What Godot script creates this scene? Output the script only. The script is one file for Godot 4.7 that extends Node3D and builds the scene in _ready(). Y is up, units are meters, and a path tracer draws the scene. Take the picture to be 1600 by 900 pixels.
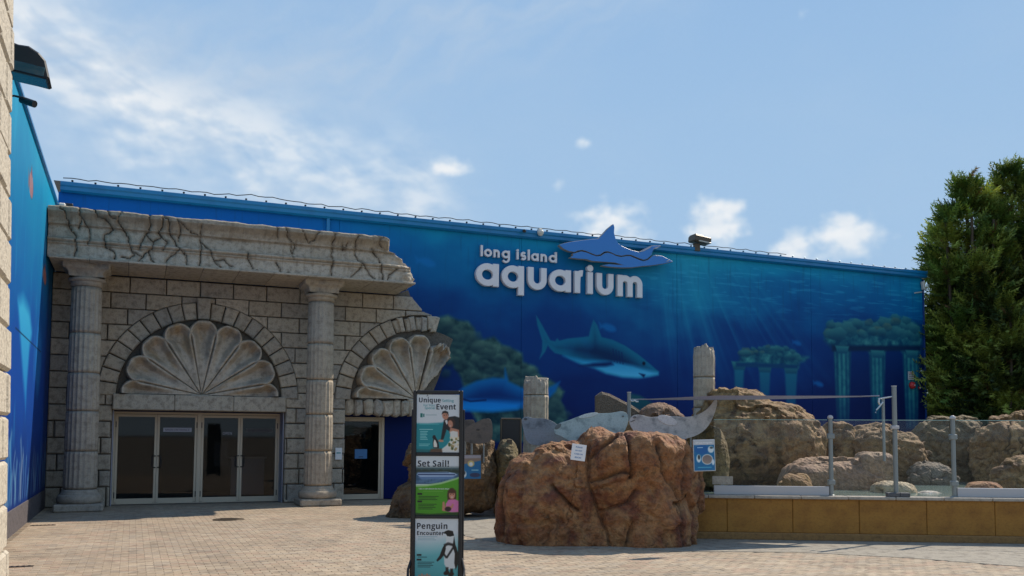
extends Node3D
# An aquarium's entrance court: blue mural building, mock ruin portico, faux rocks round a penguin pool, poster stand.

const FRONT := -23.6      # plane of the painted front wall
const STONE := -22.9      # plane of the stone facing of the entrance
const YAW := -0.3997      # turn of things that look towards the court
var counts := {}
var M := {}
var rng := RandomNumberGenerator.new()


# ---------------------------------------------------------------- mesh collector
class Mb:
	var v := PackedVector3Array()
	var n := PackedVector3Array()
	var u := PackedVector2Array()
	var c := PackedColorArray()
	var ix := PackedInt32Array()
	var tint := Color.WHITE
	var colored := false
	var use_uv := false

	func tri(a: Vector3, b: Vector3, d: Vector3) -> void:
		var nn := (b - a).cross(d - a).normalized()
		var s := v.size()
		for p in [a, b, d]:
			v.append(p); n.append(nn); u.append(Vector2(p.x, p.y)); c.append(tint)
		ix.append_array([s, s + 2, s + 1])

	func quad(a: Vector3, b: Vector3, d: Vector3, e: Vector3) -> void:
		var nn := (d - a).cross(e - b).normalized()
		var s := v.size()
		for p in [a, b, d, e]:
			v.append(p); n.append(nn); u.append(Vector2(p.x, p.y)); c.append(tint)
		ix.append_array([s, s + 2, s + 1, s, s + 3, s + 2])

	# a quad or triangle turned so that it faces away from ref
	func out(p: Array, ref: Vector3) -> void:
		var mid := Vector3.ZERO
		for q in p:
			mid += q
		mid /= p.size()
		if (p[1] - p[0]).cross(p[2] - p[0]).dot(mid - ref) < 0:
			p.reverse()
		if p.size() == 3:
			tri(p[0], p[1], p[2])
		else:
			quad(p[0], p[1], p[2], p[3])

	func box(at: Vector3, size: Vector3, ch := 0.0, x := Basis.IDENTITY) -> void:
		var h := size / 2.0
		ch = minf(ch, minf(h.x, minf(h.y, h.z)) * 0.9)
		var P := func(axis: int, s: Vector3) -> Vector3:
			var q := Vector3.ZERO
			for k in 3:
				q[k] = s[k] * (h[k] if k == axis else h[k] - ch)
			return at + x * q
		for a in 3:
			var b := (a + 1) % 3
			var d := (a + 2) % 3
			for sa in [-1.0, 1.0]:
				var q := []
				for t in [[-1, -1], [1, -1], [1, 1], [-1, 1]]:
					var s := Vector3.ZERO
					s[a] = sa; s[b] = t[0]; s[d] = t[1]
					q.append(P.call(a, s))
				out(q, at)
				if ch > 0.0:
					for sb in [-1.0, 1.0]:
						var s1 := Vector3.ZERO
						s1[a] = sa; s1[b] = sb; s1[d] = -1
						var s2 := s1
						s2[d] = 1
						out([P.call(a, s1), P.call(b, s1), P.call(b, s2), P.call(a, s2)], at)
		if ch > 0.0:
			for k in 8:
				var s := Vector3(1 if k & 1 else -1, 1 if k & 2 else -1, 1 if k & 4 else -1)
				out([P.call(0, s), P.call(1, s), P.call(2, s)], at)

	# a polygon in XY drawn out from z0 (back) to z1 (front), holes cut, front edge chamfered
	func prism(poly: PackedVector2Array, z0: float, z1: float, ch := 0.0, holes := [], back := false, xf := Transform3D.IDENTITY) -> void:
		var pts := poly.duplicate()
		if area(pts) < 0:
			pts.reverse()
		pts = tidy(pts)
		if pts.size() < 3:
			return
		var ins := inset(pts, ch) if ch > 0.0 else pts
		if ch > 0.0 and Geometry2D.triangulate_polygon(ins).is_empty():
			ch = 0.0
			ins = pts
		var hins := []
		for hole in holes:
			var hh: PackedVector2Array = hole.duplicate()
			if area(hh) > 0:
				hh.reverse()
			hins.append([hh, inset(hh, ch) if ch > 0.0 else hh])
		cap(ins, hins.map(func(t): return t[1]), z1, 1.0, xf)
		if back:
			cap(pts, hins.map(func(t): return t[0]), z0, -1.0, xf)
		for ring in [[pts, ins]] + hins:
			var a: PackedVector2Array = ring[0]
			var b: PackedVector2Array = ring[1]
			for i in a.size():
				var j := (i + 1) % a.size()
				quad(xf * Vector3(a[i].x, a[i].y, z0), xf * Vector3(a[j].x, a[j].y, z0), xf * Vector3(a[j].x, a[j].y, z1 - ch), xf * Vector3(a[i].x, a[i].y, z1 - ch))
				if ch > 0.0:
					quad(xf * Vector3(a[i].x, a[i].y, z1 - ch), xf * Vector3(a[j].x, a[j].y, z1 - ch), xf * Vector3(b[j].x, b[j].y, z1), xf * Vector3(b[i].x, b[i].y, z1))

	func cap(poly: PackedVector2Array, holes: Array, z: float, up: float, xf: Transform3D) -> void:
		var parts := [poly]
		for hole: PackedVector2Array in holes:
			var cx := 0.0
			for p in hole:
				cx += p.x / hole.size()
			var next := []
			for part: PackedVector2Array in parts:
				for side in [-1.0, 1.0]:
					var half := PackedVector2Array([Vector2(cx, -1e3), Vector2(cx + side * 1e3, -1e3), Vector2(cx + side * 1e3, 1e3), Vector2(cx, 1e3)])
					for piece in Geometry2D.intersect_polygons(part, half):
						next.append_array(Geometry2D.clip_polygons(piece, hole))
			parts = next
		for part: PackedVector2Array in parts:
			var t := Geometry2D.triangulate_polygon(part)
			for k in range(0, t.size(), 3):
				var a := part[t[k]]
				var b := part[t[k + 1]]
				var d := part[t[k + 2]]
				if ((b - a).cross(d - a) < 0) == (up > 0):
					var e := b
					b = d
					d = e
				tri(xf * Vector3(a.x, a.y, z), xf * Vector3(b.x, b.y, z), xf * Vector3(d.x, d.y, z))

	static func tidy(p: PackedVector2Array) -> PackedVector2Array:
		var r := PackedVector2Array()
		for i in p.size():
			if r.size() == 0 or (p[i].distance_to(r[-1]) > 0.002 and (i < p.size() - 1 or p[i].distance_to(r[0]) > 0.002)):
				r.append(p[i])
		return r

	static func area(p: PackedVector2Array) -> float:
		var s := 0.0
		for i in p.size():
			s += p[i].cross(p[(i + 1) % p.size()])
		return s / 2.0

	static func inset(p: PackedVector2Array, d: float) -> PackedVector2Array:
		var r := PackedVector2Array()
		var k := p.size()
		for i in k:
			var a := (p[i] - p[(i + k - 1) % k]).normalized()
			var b := (p[(i + 1) % k] - p[i]).normalized()
			var na := Vector2(-a.y, a.x)
			var nb := Vector2(-b.y, b.x)
			var m := na + nb
			m = m.normalized() if m.length() > 0.01 else na
			r.append(p[i] + m * minf(d / maxf(m.dot(na), 0.35), d * 2.5))
		return r

	func tube(path: Array, r: float, sides := 8, r1 := -1.0, capped := true) -> void:
		var k := path.size()
		var P := PackedVector3Array()
		for i in k:
			var t: Vector3 = (path[mini(i + 1, k - 1)] - path[maxi(i - 1, 0)]).normalized()
			var a := t.cross(Vector3.UP if absf(t.y) < 0.9 else Vector3.RIGHT).normalized()
			var b := t.cross(a)
			var rr := r if r1 < 0 else lerpf(r, r1, float(i) / (k - 1))
			for j in sides:
				var w := TAU * j / sides
				P.append(path[i] + (a * cos(w) + b * sin(w)) * rr)
		grid(P, sides, k, true, true)
		if capped:
			for e in [0, k - 1]:
				var mid: Vector3 = path[e]
				var ref: Vector3 = path[1 if e == 0 else k - 2]
				for j in sides:
					out([mid, P[e * sides + j], P[e * sides + (j + 1) % sides]], ref)

	# P holds nv rows of nu points; smooth normals; wrap joins the last column to the first
	func grid(P: PackedVector3Array, nu: int, nv: int, wrap := false, flip := false, cols := PackedColorArray(), uvs := PackedVector2Array()) -> void:
		var s := v.size()
		var N := PackedVector3Array()
		N.resize(P.size())
		var lim := nu if wrap else nu - 1
		for j in nv - 1:
			for i in lim:
				var a := j * nu + i
				var b := j * nu + (i + 1) % nu
				var d := b + nu
				var e := a + nu
				var fn := (P[d] - P[a]).cross(P[e] - P[b])
				if flip:
					fn = -fn
				N[a] += fn; N[b] += fn; N[d] += fn; N[e] += fn
				if flip:
					ix.append_array([s + a, s + b, s + d, s + a, s + d, s + e])
				else:
					ix.append_array([s + a, s + d, s + b, s + a, s + e, s + d])
		for i in P.size():
			N[i] = N[i].normalized()
			u.append(uvs[i] if uvs.size() else Vector2(P[i].x, P[i].y))
			c.append(cols[i] if cols.size() else tint)
		v.append_array(P)
		n.append_array(N)

	# profile of (radius, height) from bottom to top, turned round y; scale_r(angle, k) shapes the round
	func lathe(profile: Array, segs: int, scale_r = null, at := Vector3.ZERO) -> void:
		var P := PackedVector3Array()
		for k in profile.size():
			for i in segs:
				var a := TAU * i / segs
				var r: float = profile[k].x * (scale_r.call(a, k) if scale_r != null else 1.0)
				P.append(at + Vector3(sin(a) * r, profile[k].y, cos(a) * r))
		grid(P, segs, profile.size(), true)

	func mesh() -> ArrayMesh:
		var a := []
		a.resize(Mesh.ARRAY_MAX)
		a[Mesh.ARRAY_VERTEX] = v
		a[Mesh.ARRAY_NORMAL] = n
		a[Mesh.ARRAY_INDEX] = ix
		if use_uv:
			a[Mesh.ARRAY_TEX_UV] = u
		if colored:
			a[Mesh.ARRAY_COLOR] = c
		var m := ArrayMesh.new()
		m.add_surface_from_arrays(Mesh.PRIMITIVE_TRIANGLES, a)
		return m


# ---------------------------------------------------------------- flat paint: a picture in metres
class Paint:
	var w: int
	var h: int
	var x0: float
	var y1: float
	var k: float      # pixels per metre
	var d: PackedFloat32Array

	func _init(left: float, right: float, bottom: float, top: float, per_metre: float, base: Color) -> void:
		k = per_metre
		x0 = left
		y1 = top
		w = int(round((right - left) * k))
		h = int(round((top - bottom) * k))
		d.resize(w * h * 3)
		for i in w * h:
			d[i * 3] = base.r; d[i * 3 + 1] = base.g; d[i * 3 + 2] = base.b

	func put(i: int, col: Color, a: float) -> void:
		d[i * 3] += (col.r - d[i * 3]) * a
		d[i * 3 + 1] += (col.g - d[i * 3 + 1]) * a
		d[i * 3 + 2] += (col.b - d[i * 3 + 2]) * a

	func each(fn: Callable) -> void:
		for j in h:
			for i in w:
				var col: Color = fn.call(x0 + (i + 0.5) / k, y1 - (j + 0.5) / k)
				put(j * w + i, col, col.a)

	# polygon with a soft edge; fn(x, y, inside depth) gives the colour if valid
	func poly(p: PackedVector2Array, col: Color, soft := 0.02, col2 := Color(0, 0, 0, 0), fn = null) -> void:
		var lo := p[0]
		var hi := p[0]
		for q in p:
			lo = lo.min(q)
			hi = hi.max(q)
		var m := p.size()
		for j in range(maxi(0, int((y1 - hi.y - soft) * k)), mini(h, int((y1 - lo.y + soft) * k) + 1)):
			for i in range(maxi(0, int((lo.x - soft - x0) * k)), mini(w, int((hi.x + soft - x0) * k) + 1)):
				var q := Vector2(x0 + (i + 0.5) / k, y1 - (j + 0.5) / k)
				var best := 1e9
				var inside := false
				var b := p[m - 1]
				for t in m:
					var a := p[t]
					if (a.y > q.y) != (b.y > q.y) and q.x < (b.x - a.x) * (q.y - a.y) / (b.y - a.y) + a.x:
						inside = not inside
					var ab := b - a
					var s := clampf((q - a).dot(ab) / maxf(ab.length_squared(), 1e-9), 0.0, 1.0)
					best = minf(best, (q - a - ab * s).length_squared())
					b = a
				var sd := sqrt(best) * (1.0 if inside else -1.0)
				var al := clampf(sd / soft * 0.5 + 0.5, 0.0, 1.0)
				if al > 0.0:
					var cc := col
					if fn != null:
						cc = fn.call(q.x, q.y, sd)
					elif col2.a > 0.0:
						cc = col2.lerp(col, (q.y - lo.y) / maxf(hi.y - lo.y, 1e-6))
					put(j * w + i, cc, al * cc.a)

	func oval(cx: float, cy: float, rx: float, ry: float, col: Color, soft := 0.02, turn := 0.0, col2 := Color(0, 0, 0, 0)) -> void:
		var p := PackedVector2Array()
		for t in 20:
			var a := TAU * t / 20
			p.append(Vector2(cx, cy) + Vector2(cos(a) * rx, sin(a) * ry).rotated(turn))
		poly(p, col, soft, col2)

	func rect(l: float, b: float, r: float, t: float, col: Color, soft := 0.002) -> void:
		poly(PackedVector2Array([Vector2(l, b), Vector2(r, b), Vector2(r, t), Vector2(l, t)]), col, soft)

	func line(pts: Array, width: float, col: Color) -> void:
		for i in pts.size() - 1:
			var a: Vector2 = pts[i]
			var b: Vector2 = pts[i + 1]
			var nn := (b - a).normalized().orthogonal() * width / 2.0
			poly(PackedVector2Array([a - nn, b - nn, b + nn, a + nn]), col, width * 0.4)

	func texture() -> ImageTexture:
		var b := PackedByteArray()
		b.resize(w * h * 3)
		for i in w * h * 3:
			b[i] = int(clampf(d[i], 0.0, 1.0) * 255.0 + 0.5)
		return ImageTexture.create_from_image(Image.create_from_data(w, h, false, Image.FORMAT_RGB8, b))


# ---------------------------------------------------------------- naming and parenting
func numbered(parent: Node, called: String) -> String:
	var key := "%d/%s" % [parent.get_instance_id(), called]
	counts[key] = counts.get(key, 0) + 1
	return called if counts[key] == 1 else "%s_%03d" % [called, counts[key] - 1]


func tag(o: Node3D, label: String, category: String, group := "", kind := "") -> Node3D:
	if label: o.set_meta("label", label)
	if category: o.set_meta("category", category)
	if group: o.set_meta("group", group)
	if kind: o.set_meta("kind", kind)
	return o


func thing(called: String, label: String, category: String, at := Vector3.ZERO, turn := 0.0, group := "") -> Node3D:
	var o := Node3D.new()
	o.name = numbered(self, called)
	add_child(o, true)
	o.position = at
	o.rotation.y = turn
	return tag(o, label, category, group)


func obj(called: String, what, mat: Material, parent: Node = self, at := Vector3.ZERO) -> MeshInstance3D:
	var o := MeshInstance3D.new()
	o.name = numbered(parent, called)
	o.mesh = what.mesh() if what is Mb else what
	o.material_override = mat
	o.position = at
	parent.add_child(o, true)
	return o


func boxpart(called: String, at: Vector3, size: Vector3, mat: Material, parent: Node = self, ch := 0.006, basis := Basis.IDENTITY) -> MeshInstance3D:
	var b := Mb.new()
	b.box(at, size, ch, basis)
	return obj(called, b, mat, parent)


func tubepart(called: String, path: Array, r: float, mat: Material, parent: Node = self, sides := 10) -> MeshInstance3D:
	var b := Mb.new()
	b.tube(path, r, sides)
	return obj(called, b, mat, parent)


func lettering(text: String, mat: Material, parent: Node, at: Vector3, width: float, bold := false, called := "lettering", align := HORIZONTAL_ALIGNMENT_CENTER) -> MeshInstance3D:
	var t := TextMesh.new()
	var f := SystemFont.new()
	f.font_names = PackedStringArray(["Droid Sans"])
	f.font_weight = 700 if bold else 400
	t.font = f
	t.text = text
	t.font_size = 48
	t.depth = 0.002
	t.horizontal_alignment = align
	t.pixel_size = 0.01
	var box := t.get_aabb()
	t.pixel_size = 0.01 * width / maxf(box.size.x, 0.01)
	return obj(called, t, mat, parent, at)


# ---------------------------------------------------------------- materials
func lin(r: float, g: float, b: float) -> Color:
	return Color(r, g, b).linear_to_srgb()


func fnl(sd: int, freq: float, octaves := 4, kind := FastNoiseLite.TYPE_SIMPLEX_SMOOTH) -> FastNoiseLite:
	var f := FastNoiseLite.new()
	f.seed = sd
	f.noise_type = kind
	f.frequency = freq
	f.fractal_octaves = octaves
	f.fractal_type = FastNoiseLite.FRACTAL_FBM if octaves > 1 else FastNoiseLite.FRACTAL_NONE
	return f


func ntex(sd: int, freq: float, octaves: int, stops: Array, size := 512, kind := FastNoiseLite.TYPE_SIMPLEX_SMOOTH) -> NoiseTexture2D:
	var t := NoiseTexture2D.new()
	t.width = size
	t.height = size
	t.seamless = true
	t.noise = fnl(sd, freq, octaves, kind)
	var g := Gradient.new()
	var offs := PackedFloat32Array()
	var cols := PackedColorArray()
	for s in stops:
		offs.append(s[0])
		cols.append(s[1])
	g.offsets = offs
	g.colors = cols
	t.color_ramp = g
	return t


func mat(base: Color, rough := 0.8, metal := 0.0) -> StandardMaterial3D:
	var m := StandardMaterial3D.new()
	m.albedo_color = base
	m.roughness = rough
	m.metallic = metal
	return m


# base colour times a coarse and a fine pattern laid from three sides, with fine relief
func rough_mat(base: Color, coarse: Texture2D, coarse_scale: float, fine: Texture2D, fine_scale: float, relief: Texture2D, relief_cm: float, rough := 0.85, vertex := false) -> StandardMaterial3D:
	var m := mat(base, rough)
	m.albedo_texture = coarse
	m.uv1_triplanar = true
	m.uv1_world_triplanar = true
	m.uv1_scale = Vector3.ONE * coarse_scale
	if fine:
		m.detail_enabled = true
		m.detail_albedo = fine
		m.detail_blend_mode = BaseMaterial3D.BLEND_MODE_MUL
		m.detail_uv_layer = BaseMaterial3D.DETAIL_UV_2
		m.uv2_triplanar = true
		m.uv2_world_triplanar = true
		m.uv2_scale = Vector3.ONE * fine_scale
	if relief:
		m.heightmap_enabled = true
		m.heightmap_texture = relief
		m.heightmap_scale = relief_cm
	m.vertex_color_use_as_albedo = vertex
	return m


func make_materials() -> void:
	var W := Color.WHITE
	var grey := func(x: float) -> Color: return Color(x, x, x)
	var coarse := ntex(1, 0.012, 5, [[0.0, Color(0.74, 0.71, 0.67)], [0.32, Color(0.90, 0.88, 0.85)], [0.5, Color(0.98, 0.96, 0.93)], [0.75, Color(1, 0.98, 0.94)], [1.0, Color(0.88, 0.84, 0.77)]], 1024)
	var fine := ntex(2, 0.03, 5, [[0.0, grey.call(0.80)], [0.4, grey.call(0.96)], [0.6, W], [1.0, grey.call(0.92)]], 512)
	var relief := ntex(3, 0.02, 6, [[0.0, Color.BLACK], [1.0, W]], 1024)
	var pits := ntex(4, 0.06, 4, [[0.0, Color.BLACK], [0.42, grey.call(0.8)], [1.0, W]], 512)
	var drips := ntex(5, 0.01, 4, [[0.0, grey.call(0.55)], [0.4, grey.call(0.92)], [1.0, W]], 512)
	M.coarse = coarse
	M.fine = fine
	M.relief = relief
	for k in 5:
		var b: Color = [lin(0.48, 0.44, 0.37), lin(0.44, 0.40, 0.34), lin(0.53, 0.475, 0.395), lin(0.46, 0.41, 0.335), lin(0.40, 0.375, 0.335)][k]
		M["stone%d" % k] = rough_mat(b, coarse, 0.45, fine, 1.7, relief, 0.7)
	M.carved = rough_mat(lin(0.55, 0.50, 0.425), coarse, 0.5, fine, 2.1, relief, 0.4, 0.85, true)
	M.column = rough_mat(lin(0.43, 0.39, 0.335), coarse, 0.4, fine, 1.9, relief, 0.4)
	M.column_pale = rough_mat(lin(0.46, 0.40, 0.32), coarse, 0.4, fine, 1.9, relief, 0.4)
	M.mortar = rough_mat(lin(0.15, 0.132, 0.11), coarse, 1.1, null, 1, relief, 1.0)
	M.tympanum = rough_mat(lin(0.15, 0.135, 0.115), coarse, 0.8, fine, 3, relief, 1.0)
	M.pier = rough_mat(lin(0.60, 0.555, 0.475), coarse, 0.8, fine, 2.6, relief, 1.2)
	var crag := ntex(14, 0.012, 6, [[0.0, Color.BLACK], [0.55, grey.call(0.45)], [0.8, grey.call(0.85)], [1.0, W]], 1024)
	(crag.noise as FastNoiseLite).fractal_type = FastNoiseLite.FRACTAL_RIDGED
	M.rock = rough_mat(W, ntex(11, 0.014, 6, [[0.0, grey.call(0.55)], [0.4, grey.call(0.85)], [0.62, W], [1.0, grey.call(0.74)]], 1024), 0.6, fine, 2.3, crag, 2.6, 0.8, true)
	M.paver = rough_mat(W, ntex(12, 0.02, 5, [[0.0, grey.call(0.78)], [0.5, W], [1.0, grey.call(0.88)]], 512), 0.35, fine, 4.0, pits, 0.35, 0.88, true)
	M.sand = rough_mat(lin(0.24, 0.195, 0.145), fine, 1.0, null, 1, null, 0, 0.95)
	M.plaza = rough_mat(lin(0.31, 0.26, 0.20), coarse, 0.2, fine, 1.2, null, 0, 0.95)
	M.concrete = rough_mat(lin(0.34, 0.315, 0.27), coarse, 0.33, fine, 1.3, pits, 0.3, 0.9)
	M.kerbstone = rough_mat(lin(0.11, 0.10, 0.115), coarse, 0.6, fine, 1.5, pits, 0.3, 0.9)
	M.ochre = rough_mat(lin(0.38, 0.18, 0.028), ntex(13, 0.01, 5, [[0.0, Color(0.80, 0.75, 0.70)], [0.45, Color(0.96, 0.94, 0.91)], [1.0, W]], 512), 0.5, fine, 1.3, pits, 0.35, 0.75)
	M.ochre_dirty = rough_mat(lin(0.30, 0.17, 0.06), coarse, 0.8, fine, 1.9, pits, 0.35, 0.8)
	M.coping = rough_mat(lin(0.45, 0.41, 0.36), coarse, 0.8, fine, 2.1, pits, 0.3, 0.8)
	M.slate = rough_mat(lin(0.10, 0.105, 0.12), coarse, 1.0, fine, 2.0, null, 0, 0.6)
	M.aluminium = mat(lin(0.58, 0.49, 0.36), 0.5, 0.05)
	M.flashing = mat(lin(0.34, 0.35, 0.42), 0.5, 0.2)
	M.steel = mat(lin(0.55, 0.56, 0.56), 0.32, 0.8)
	M.galv = mat(lin(0.24, 0.26, 0.25), 0.45, 0.3)
	M.white = mat(lin(0.46, 0.445, 0.44), 0.5)
	M.lamp_white = mat(lin(0.6, 0.58, 0.52), 0.4)
	M.white_print = mat(lin(0.78, 0.78, 0.77), 0.5)
	M.letter = mat(lin(0.76, 0.72, 0.73), 0.4)
	M.letter_edge = mat(lin(0.26, 0.24, 0.22), 0.5)
	M.black = mat(lin(0.012, 0.012, 0.013), 0.45)
	M.rubber = mat(lin(0.02, 0.02, 0.02), 0.8)
	M.dark = mat(lin(0.03, 0.03, 0.032), 0.7)
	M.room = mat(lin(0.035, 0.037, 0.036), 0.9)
	M.bronze = mat(lin(0.10, 0.075, 0.05), 0.5, 0.4)
	M.red = mat(lin(0.5, 0.02, 0.02), 0.35)
	M.print_dark = mat(lin(0.016, 0.018, 0.03), 0.5)
	M.print_teal = mat(lin(0.03, 0.30, 0.33), 0.5)
	M.print_white = mat(lin(0.8, 0.82, 0.82), 0.5)
	M.print_blue = mat(lin(0.05, 0.18, 0.40), 0.5)
	M.gutter = mat(lin(0.005, 0.19, 0.42), 0.32)
	M.gutter.albedo_texture = ntex(21, 0.01, 4, [[0.0, Color(0.8, 0.85, 0.9)], [0.5, W], [1.0, Color(0.9, 0.95, 1)]], 256)
	M.gutter.uv1_triplanar = true
	M.gutter.uv1_world_triplanar = true
	M.gutter.uv1_scale = Vector3.ONE * 0.4
	M.roof = mat(lin(0.05, 0.16, 0.22), 0.4, 0.3)
	M.blue_wall = mat(lin(0.002, 0.04, 0.20), 0.5)
	M.sail = rough_mat(lin(0.30, 0.31, 0.40), fine, 2.0, null, 1, null, 0, 0.9)
	M.sail.backlight_enabled = true
	M.sail.backlight = lin(0.12, 0.12, 0.16)
	var g := mat(Color(0.80, 0.93, 0.90, 0.006), 0.02)
	g.metallic_specular = 0.27
	g.transparency = BaseMaterial3D.TRANSPARENCY_ALPHA
	M.fence_glass = g
	g = mat(Color(0.05, 0.08, 0.08, 0.30), 0.02)
	g.transparency = BaseMaterial3D.TRANSPARENCY_ALPHA
	g.metallic_specular = 0.34
	M.door_glass = g
	M.glass_edge = mat(lin(0.30, 0.48, 0.44), 0.2)
	M.lens_glass = mat(lin(0.03, 0.09, 0.11), 0.08)
	var wt := mat(lin(0.20, 0.27, 0.24), 0.07)
	wt.normal_enabled = true
	wt.normal_texture = NoiseTexture2D.new()
	wt.normal_texture.width = 512
	wt.normal_texture.height = 512
	wt.normal_texture.seamless = true
	wt.normal_texture.as_normal_map = true
	wt.normal_texture.bump_strength = 2.0
	wt.normal_texture.noise = fnl(31, 0.02, 4)
	wt.normal_scale = 0.35
	wt.uv1_triplanar = true
	wt.uv1_world_triplanar = true
	wt.uv1_scale = Vector3.ONE * 0.5
	M.water = wt
	M.bark = rough_mat(lin(0.10, 0.075, 0.055), coarse, 1.5, fine, 4, relief, 2.0, 0.95)
	var lf := mat(Color.WHITE, 0.65)
	lf.vertex_color_use_as_albedo = true
	lf.backlight_enabled = true
	lf.backlight = lin(0.5, 0.5, 0.3)
	M.leaf = lf


# ---------------------------------------------------------------- sky: air and clouds, every direction
func paint_sky() -> ImageTexture:
	var n1 := fnl(41, 1.0, 5)
	var n2 := fnl(42, 1.0, 6)
	var bank := [Vector2(-0.165, 0.387), Vector2(-0.099, 0.379), Vector2(-0.039, 0.343), Vector2(0.023, 0.321), Vector2(0.095, 0.308), Vector2(0.163, 0.291), Vector2(0.226, 0.28), Vector2(0.283, 0.262)]
	var wisp := [Vector2(-0.099, 0.371), Vector2(0.067, 0.379), Vector2(0.195, 0.4), Vector2(0.317, 0.433), Vector2(0.434, 0.471), Vector2(0.543, 0.497)]
	var streak := [Vector2(-0.013, 0.294), Vector2(0.069, 0.28), Vector2(0.143, 0.268)]
	var puffs := [   # place, half width, half height, density, softness
		[Vector2(0.324, 0.297), 0.030, 0.013, 1.0], [Vector2(0.478, 0.321), 0.014, 0.008, 0.9], [Vector2(0.453, 0.279), 0.010, 0.010, 0.8],
		[Vector2(0.518, 0.289), 0.020, 0.005, 0.55], [Vector2(0.722, 0.438), 0.014, 0.009, 0.6], [Vector2(0.262, 0.325), 0.010, 0.006, 0.5], [Vector2(0.369, 0.27), 0.02, 0.008, 0.4],
		[Vector2(0.513, 0.232), 0.050, 0.030, 1.0], [Vector2(0.525, 0.244), 0.03, 0.018, 0.9], [Vector2(0.625, 0.232), 0.034, 0.028, 1.25], [Vector2(0.64, 0.25), 0.022, 0.013, 1.2],
		[Vector2(0.707, 0.204), 0.026, 0.022, 1.15], [Vector2(0.764, 0.209), 0.040, 0.026, 1.3], [Vector2(0.76, 0.227), 0.022, 0.013, 1.2], [Vector2(0.739, 0.193), 0.075, 0.014, 0.7],
		[Vector2(0.667, 0.2), 0.06, 0.010, 0.45], [Vector2(0.619, 0.211), 0.06, 0.010, 0.5],
	]
	var band := func(q: Vector2, path: Array) -> float:
		var best := 1e9
		for i in path.size() - 1:
			var ab: Vector2 = path[i + 1] - path[i]
			var s := clampf((q - path[i]).dot(ab) / ab.length_squared(), 0.0, 1.0)
			best = minf(best, (q - path[i] - ab * s).length_squared())
		return sqrt(best)
	var air := func(el: float) -> Color:
		var t := clampf(el / 0.62, 0.0, 1.0)
		var c := Color(0.725, 0.805, 0.87).lerp(Color(0.63, 0.755, 0.88), smoothstep(0.0, 0.34, t))
		c = c.lerp(Color(0.56, 0.705, 0.865), smoothstep(0.30, 1.0, t))
		return c.lerp(Color(0.33, 0.50, 0.76), smoothstep(0.62, 1.5, el))
	var colour := func(az: float, el: float, near_frame: bool) -> Color:
		if el < -0.01:
			return Color(0.50, 0.49, 0.46)
		var dir := Vector3(sin(az) * cos(el), sin(el), -cos(az) * cos(el))
		var c: Color = air.call(el)
		var flat := Vector3(dir.x, dir.y * 2.2, dir.z)
		var a := n1.get_noise_3dv(flat * 5.0) * 0.5 + 0.5
		var b := n2.get_noise_3dv(flat * 17.0) * 0.5 + 0.5
		var thin := clampf((a - 0.42) * 0.9, 0.0, 0.30)
		var haze := 0.0
		var cloud := 0.0
		if near_frame:
			var q := Vector2(az, el) + Vector2(n1.get_noise_3dv(dir * 9.0), n1.get_noise_3dv(dir * 9.0 + Vector3(7, 3, 1))) * 0.028
			var d1: float = band.call(q, bank)
			var fade := 1.0 - 0.35 * smoothstep(-0.06, 0.22, az)
			haze = 0.48 * exp(-pow(d1 / 0.085, 2.0)) * (0.35 + a) * fade
			var al := q.dot(Vector2(0.90, -0.436))
			var ac := q.dot(Vector2(0.436, 0.90))
			var fib := n2.get_noise_2d(al * 9.0, ac * 42.0) * 0.5 + 0.5
			var fib2 := n2.get_noise_2d(al * 26.0 + 5.0, ac * 90.0) * 0.5 + 0.5
			cloud = exp(-pow(d1 / 0.050, 2.0)) * clampf((b * 0.75 + fib * 0.28 + fib2 * 0.12 - 0.36) * 2.8 + (a - 0.45) * 0.9, 0.0, 1.0) * 0.95 * fade
			haze *= 0.65 + 0.45 * fib
			var d2: float = band.call(q, wisp)
			haze += 0.52 * exp(-pow(d2 / 0.055, 2.0)) * clampf((n2.get_noise_2d((q.x + q.y) * 6.0, (q.x * 0.5 - q.y) * 30.0 + 9.0) * 0.5 + 0.5) * 1.3 - 0.15, 0.0, 1.0)
			var d3: float = band.call(q, streak)
			cloud = maxf(cloud, exp(-pow(d3 / 0.014, 2.0)) * clampf((b - 0.42) * 3.0, 0.0, 0.6))
			haze += 0.15 * smoothstep(0.12, -0.35, az) * (0.5 + a * 0.6)
			thin *= 0.25
			for p in puffs:
				var e: Vector2 = Vector2((az - p[0].x) / p[1], (el - p[0].y) / p[2])
				var r := e.length_squared()
				if r < 6.0:
					var edge := (b - 0.5) * 2.3 + (n2.get_noise_3dv(dir * 55.0)) * 0.8
					cloud = maxf(cloud, smoothstep(0.0, 1.0, (p[3] * exp(-r * 0.9) * 1.15 - 0.42 + edge * 0.42)) * minf(p[3], 1.0))
		else:
			cloud = smoothstep(0.56, 0.80, a * 0.6 + b * 0.45) * 0.75
			thin *= 0.8
		c = c.lerp(Color(0.74, 0.80, 0.87), clampf(haze + thin, 0.0, 0.8))
		var lit := Color(0.87, 0.90, 0.93).lerp(Color(0.93, 0.94, 0.95), smoothstep(0.3, 0.8, b))
		return c.lerp(lit, clampf(cloud, 0.0, 0.96))
	var W := 4096
	var H := 2048
	var lw := 768
	var low := Image.create(lw, lw / 2, false, Image.FORMAT_RGB8)
	for j in lw / 2:
		var el := PI / 2 - (j + 0.5) / (lw / 2) * PI
		for i in lw:
			var az := fposmod((i + 0.5) / lw * TAU + PI, TAU) - PI
			low.set_pixel(i, j, colour.call(az, el, false))
	low.resize(W, H, Image.INTERPOLATE_CUBIC)
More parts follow.
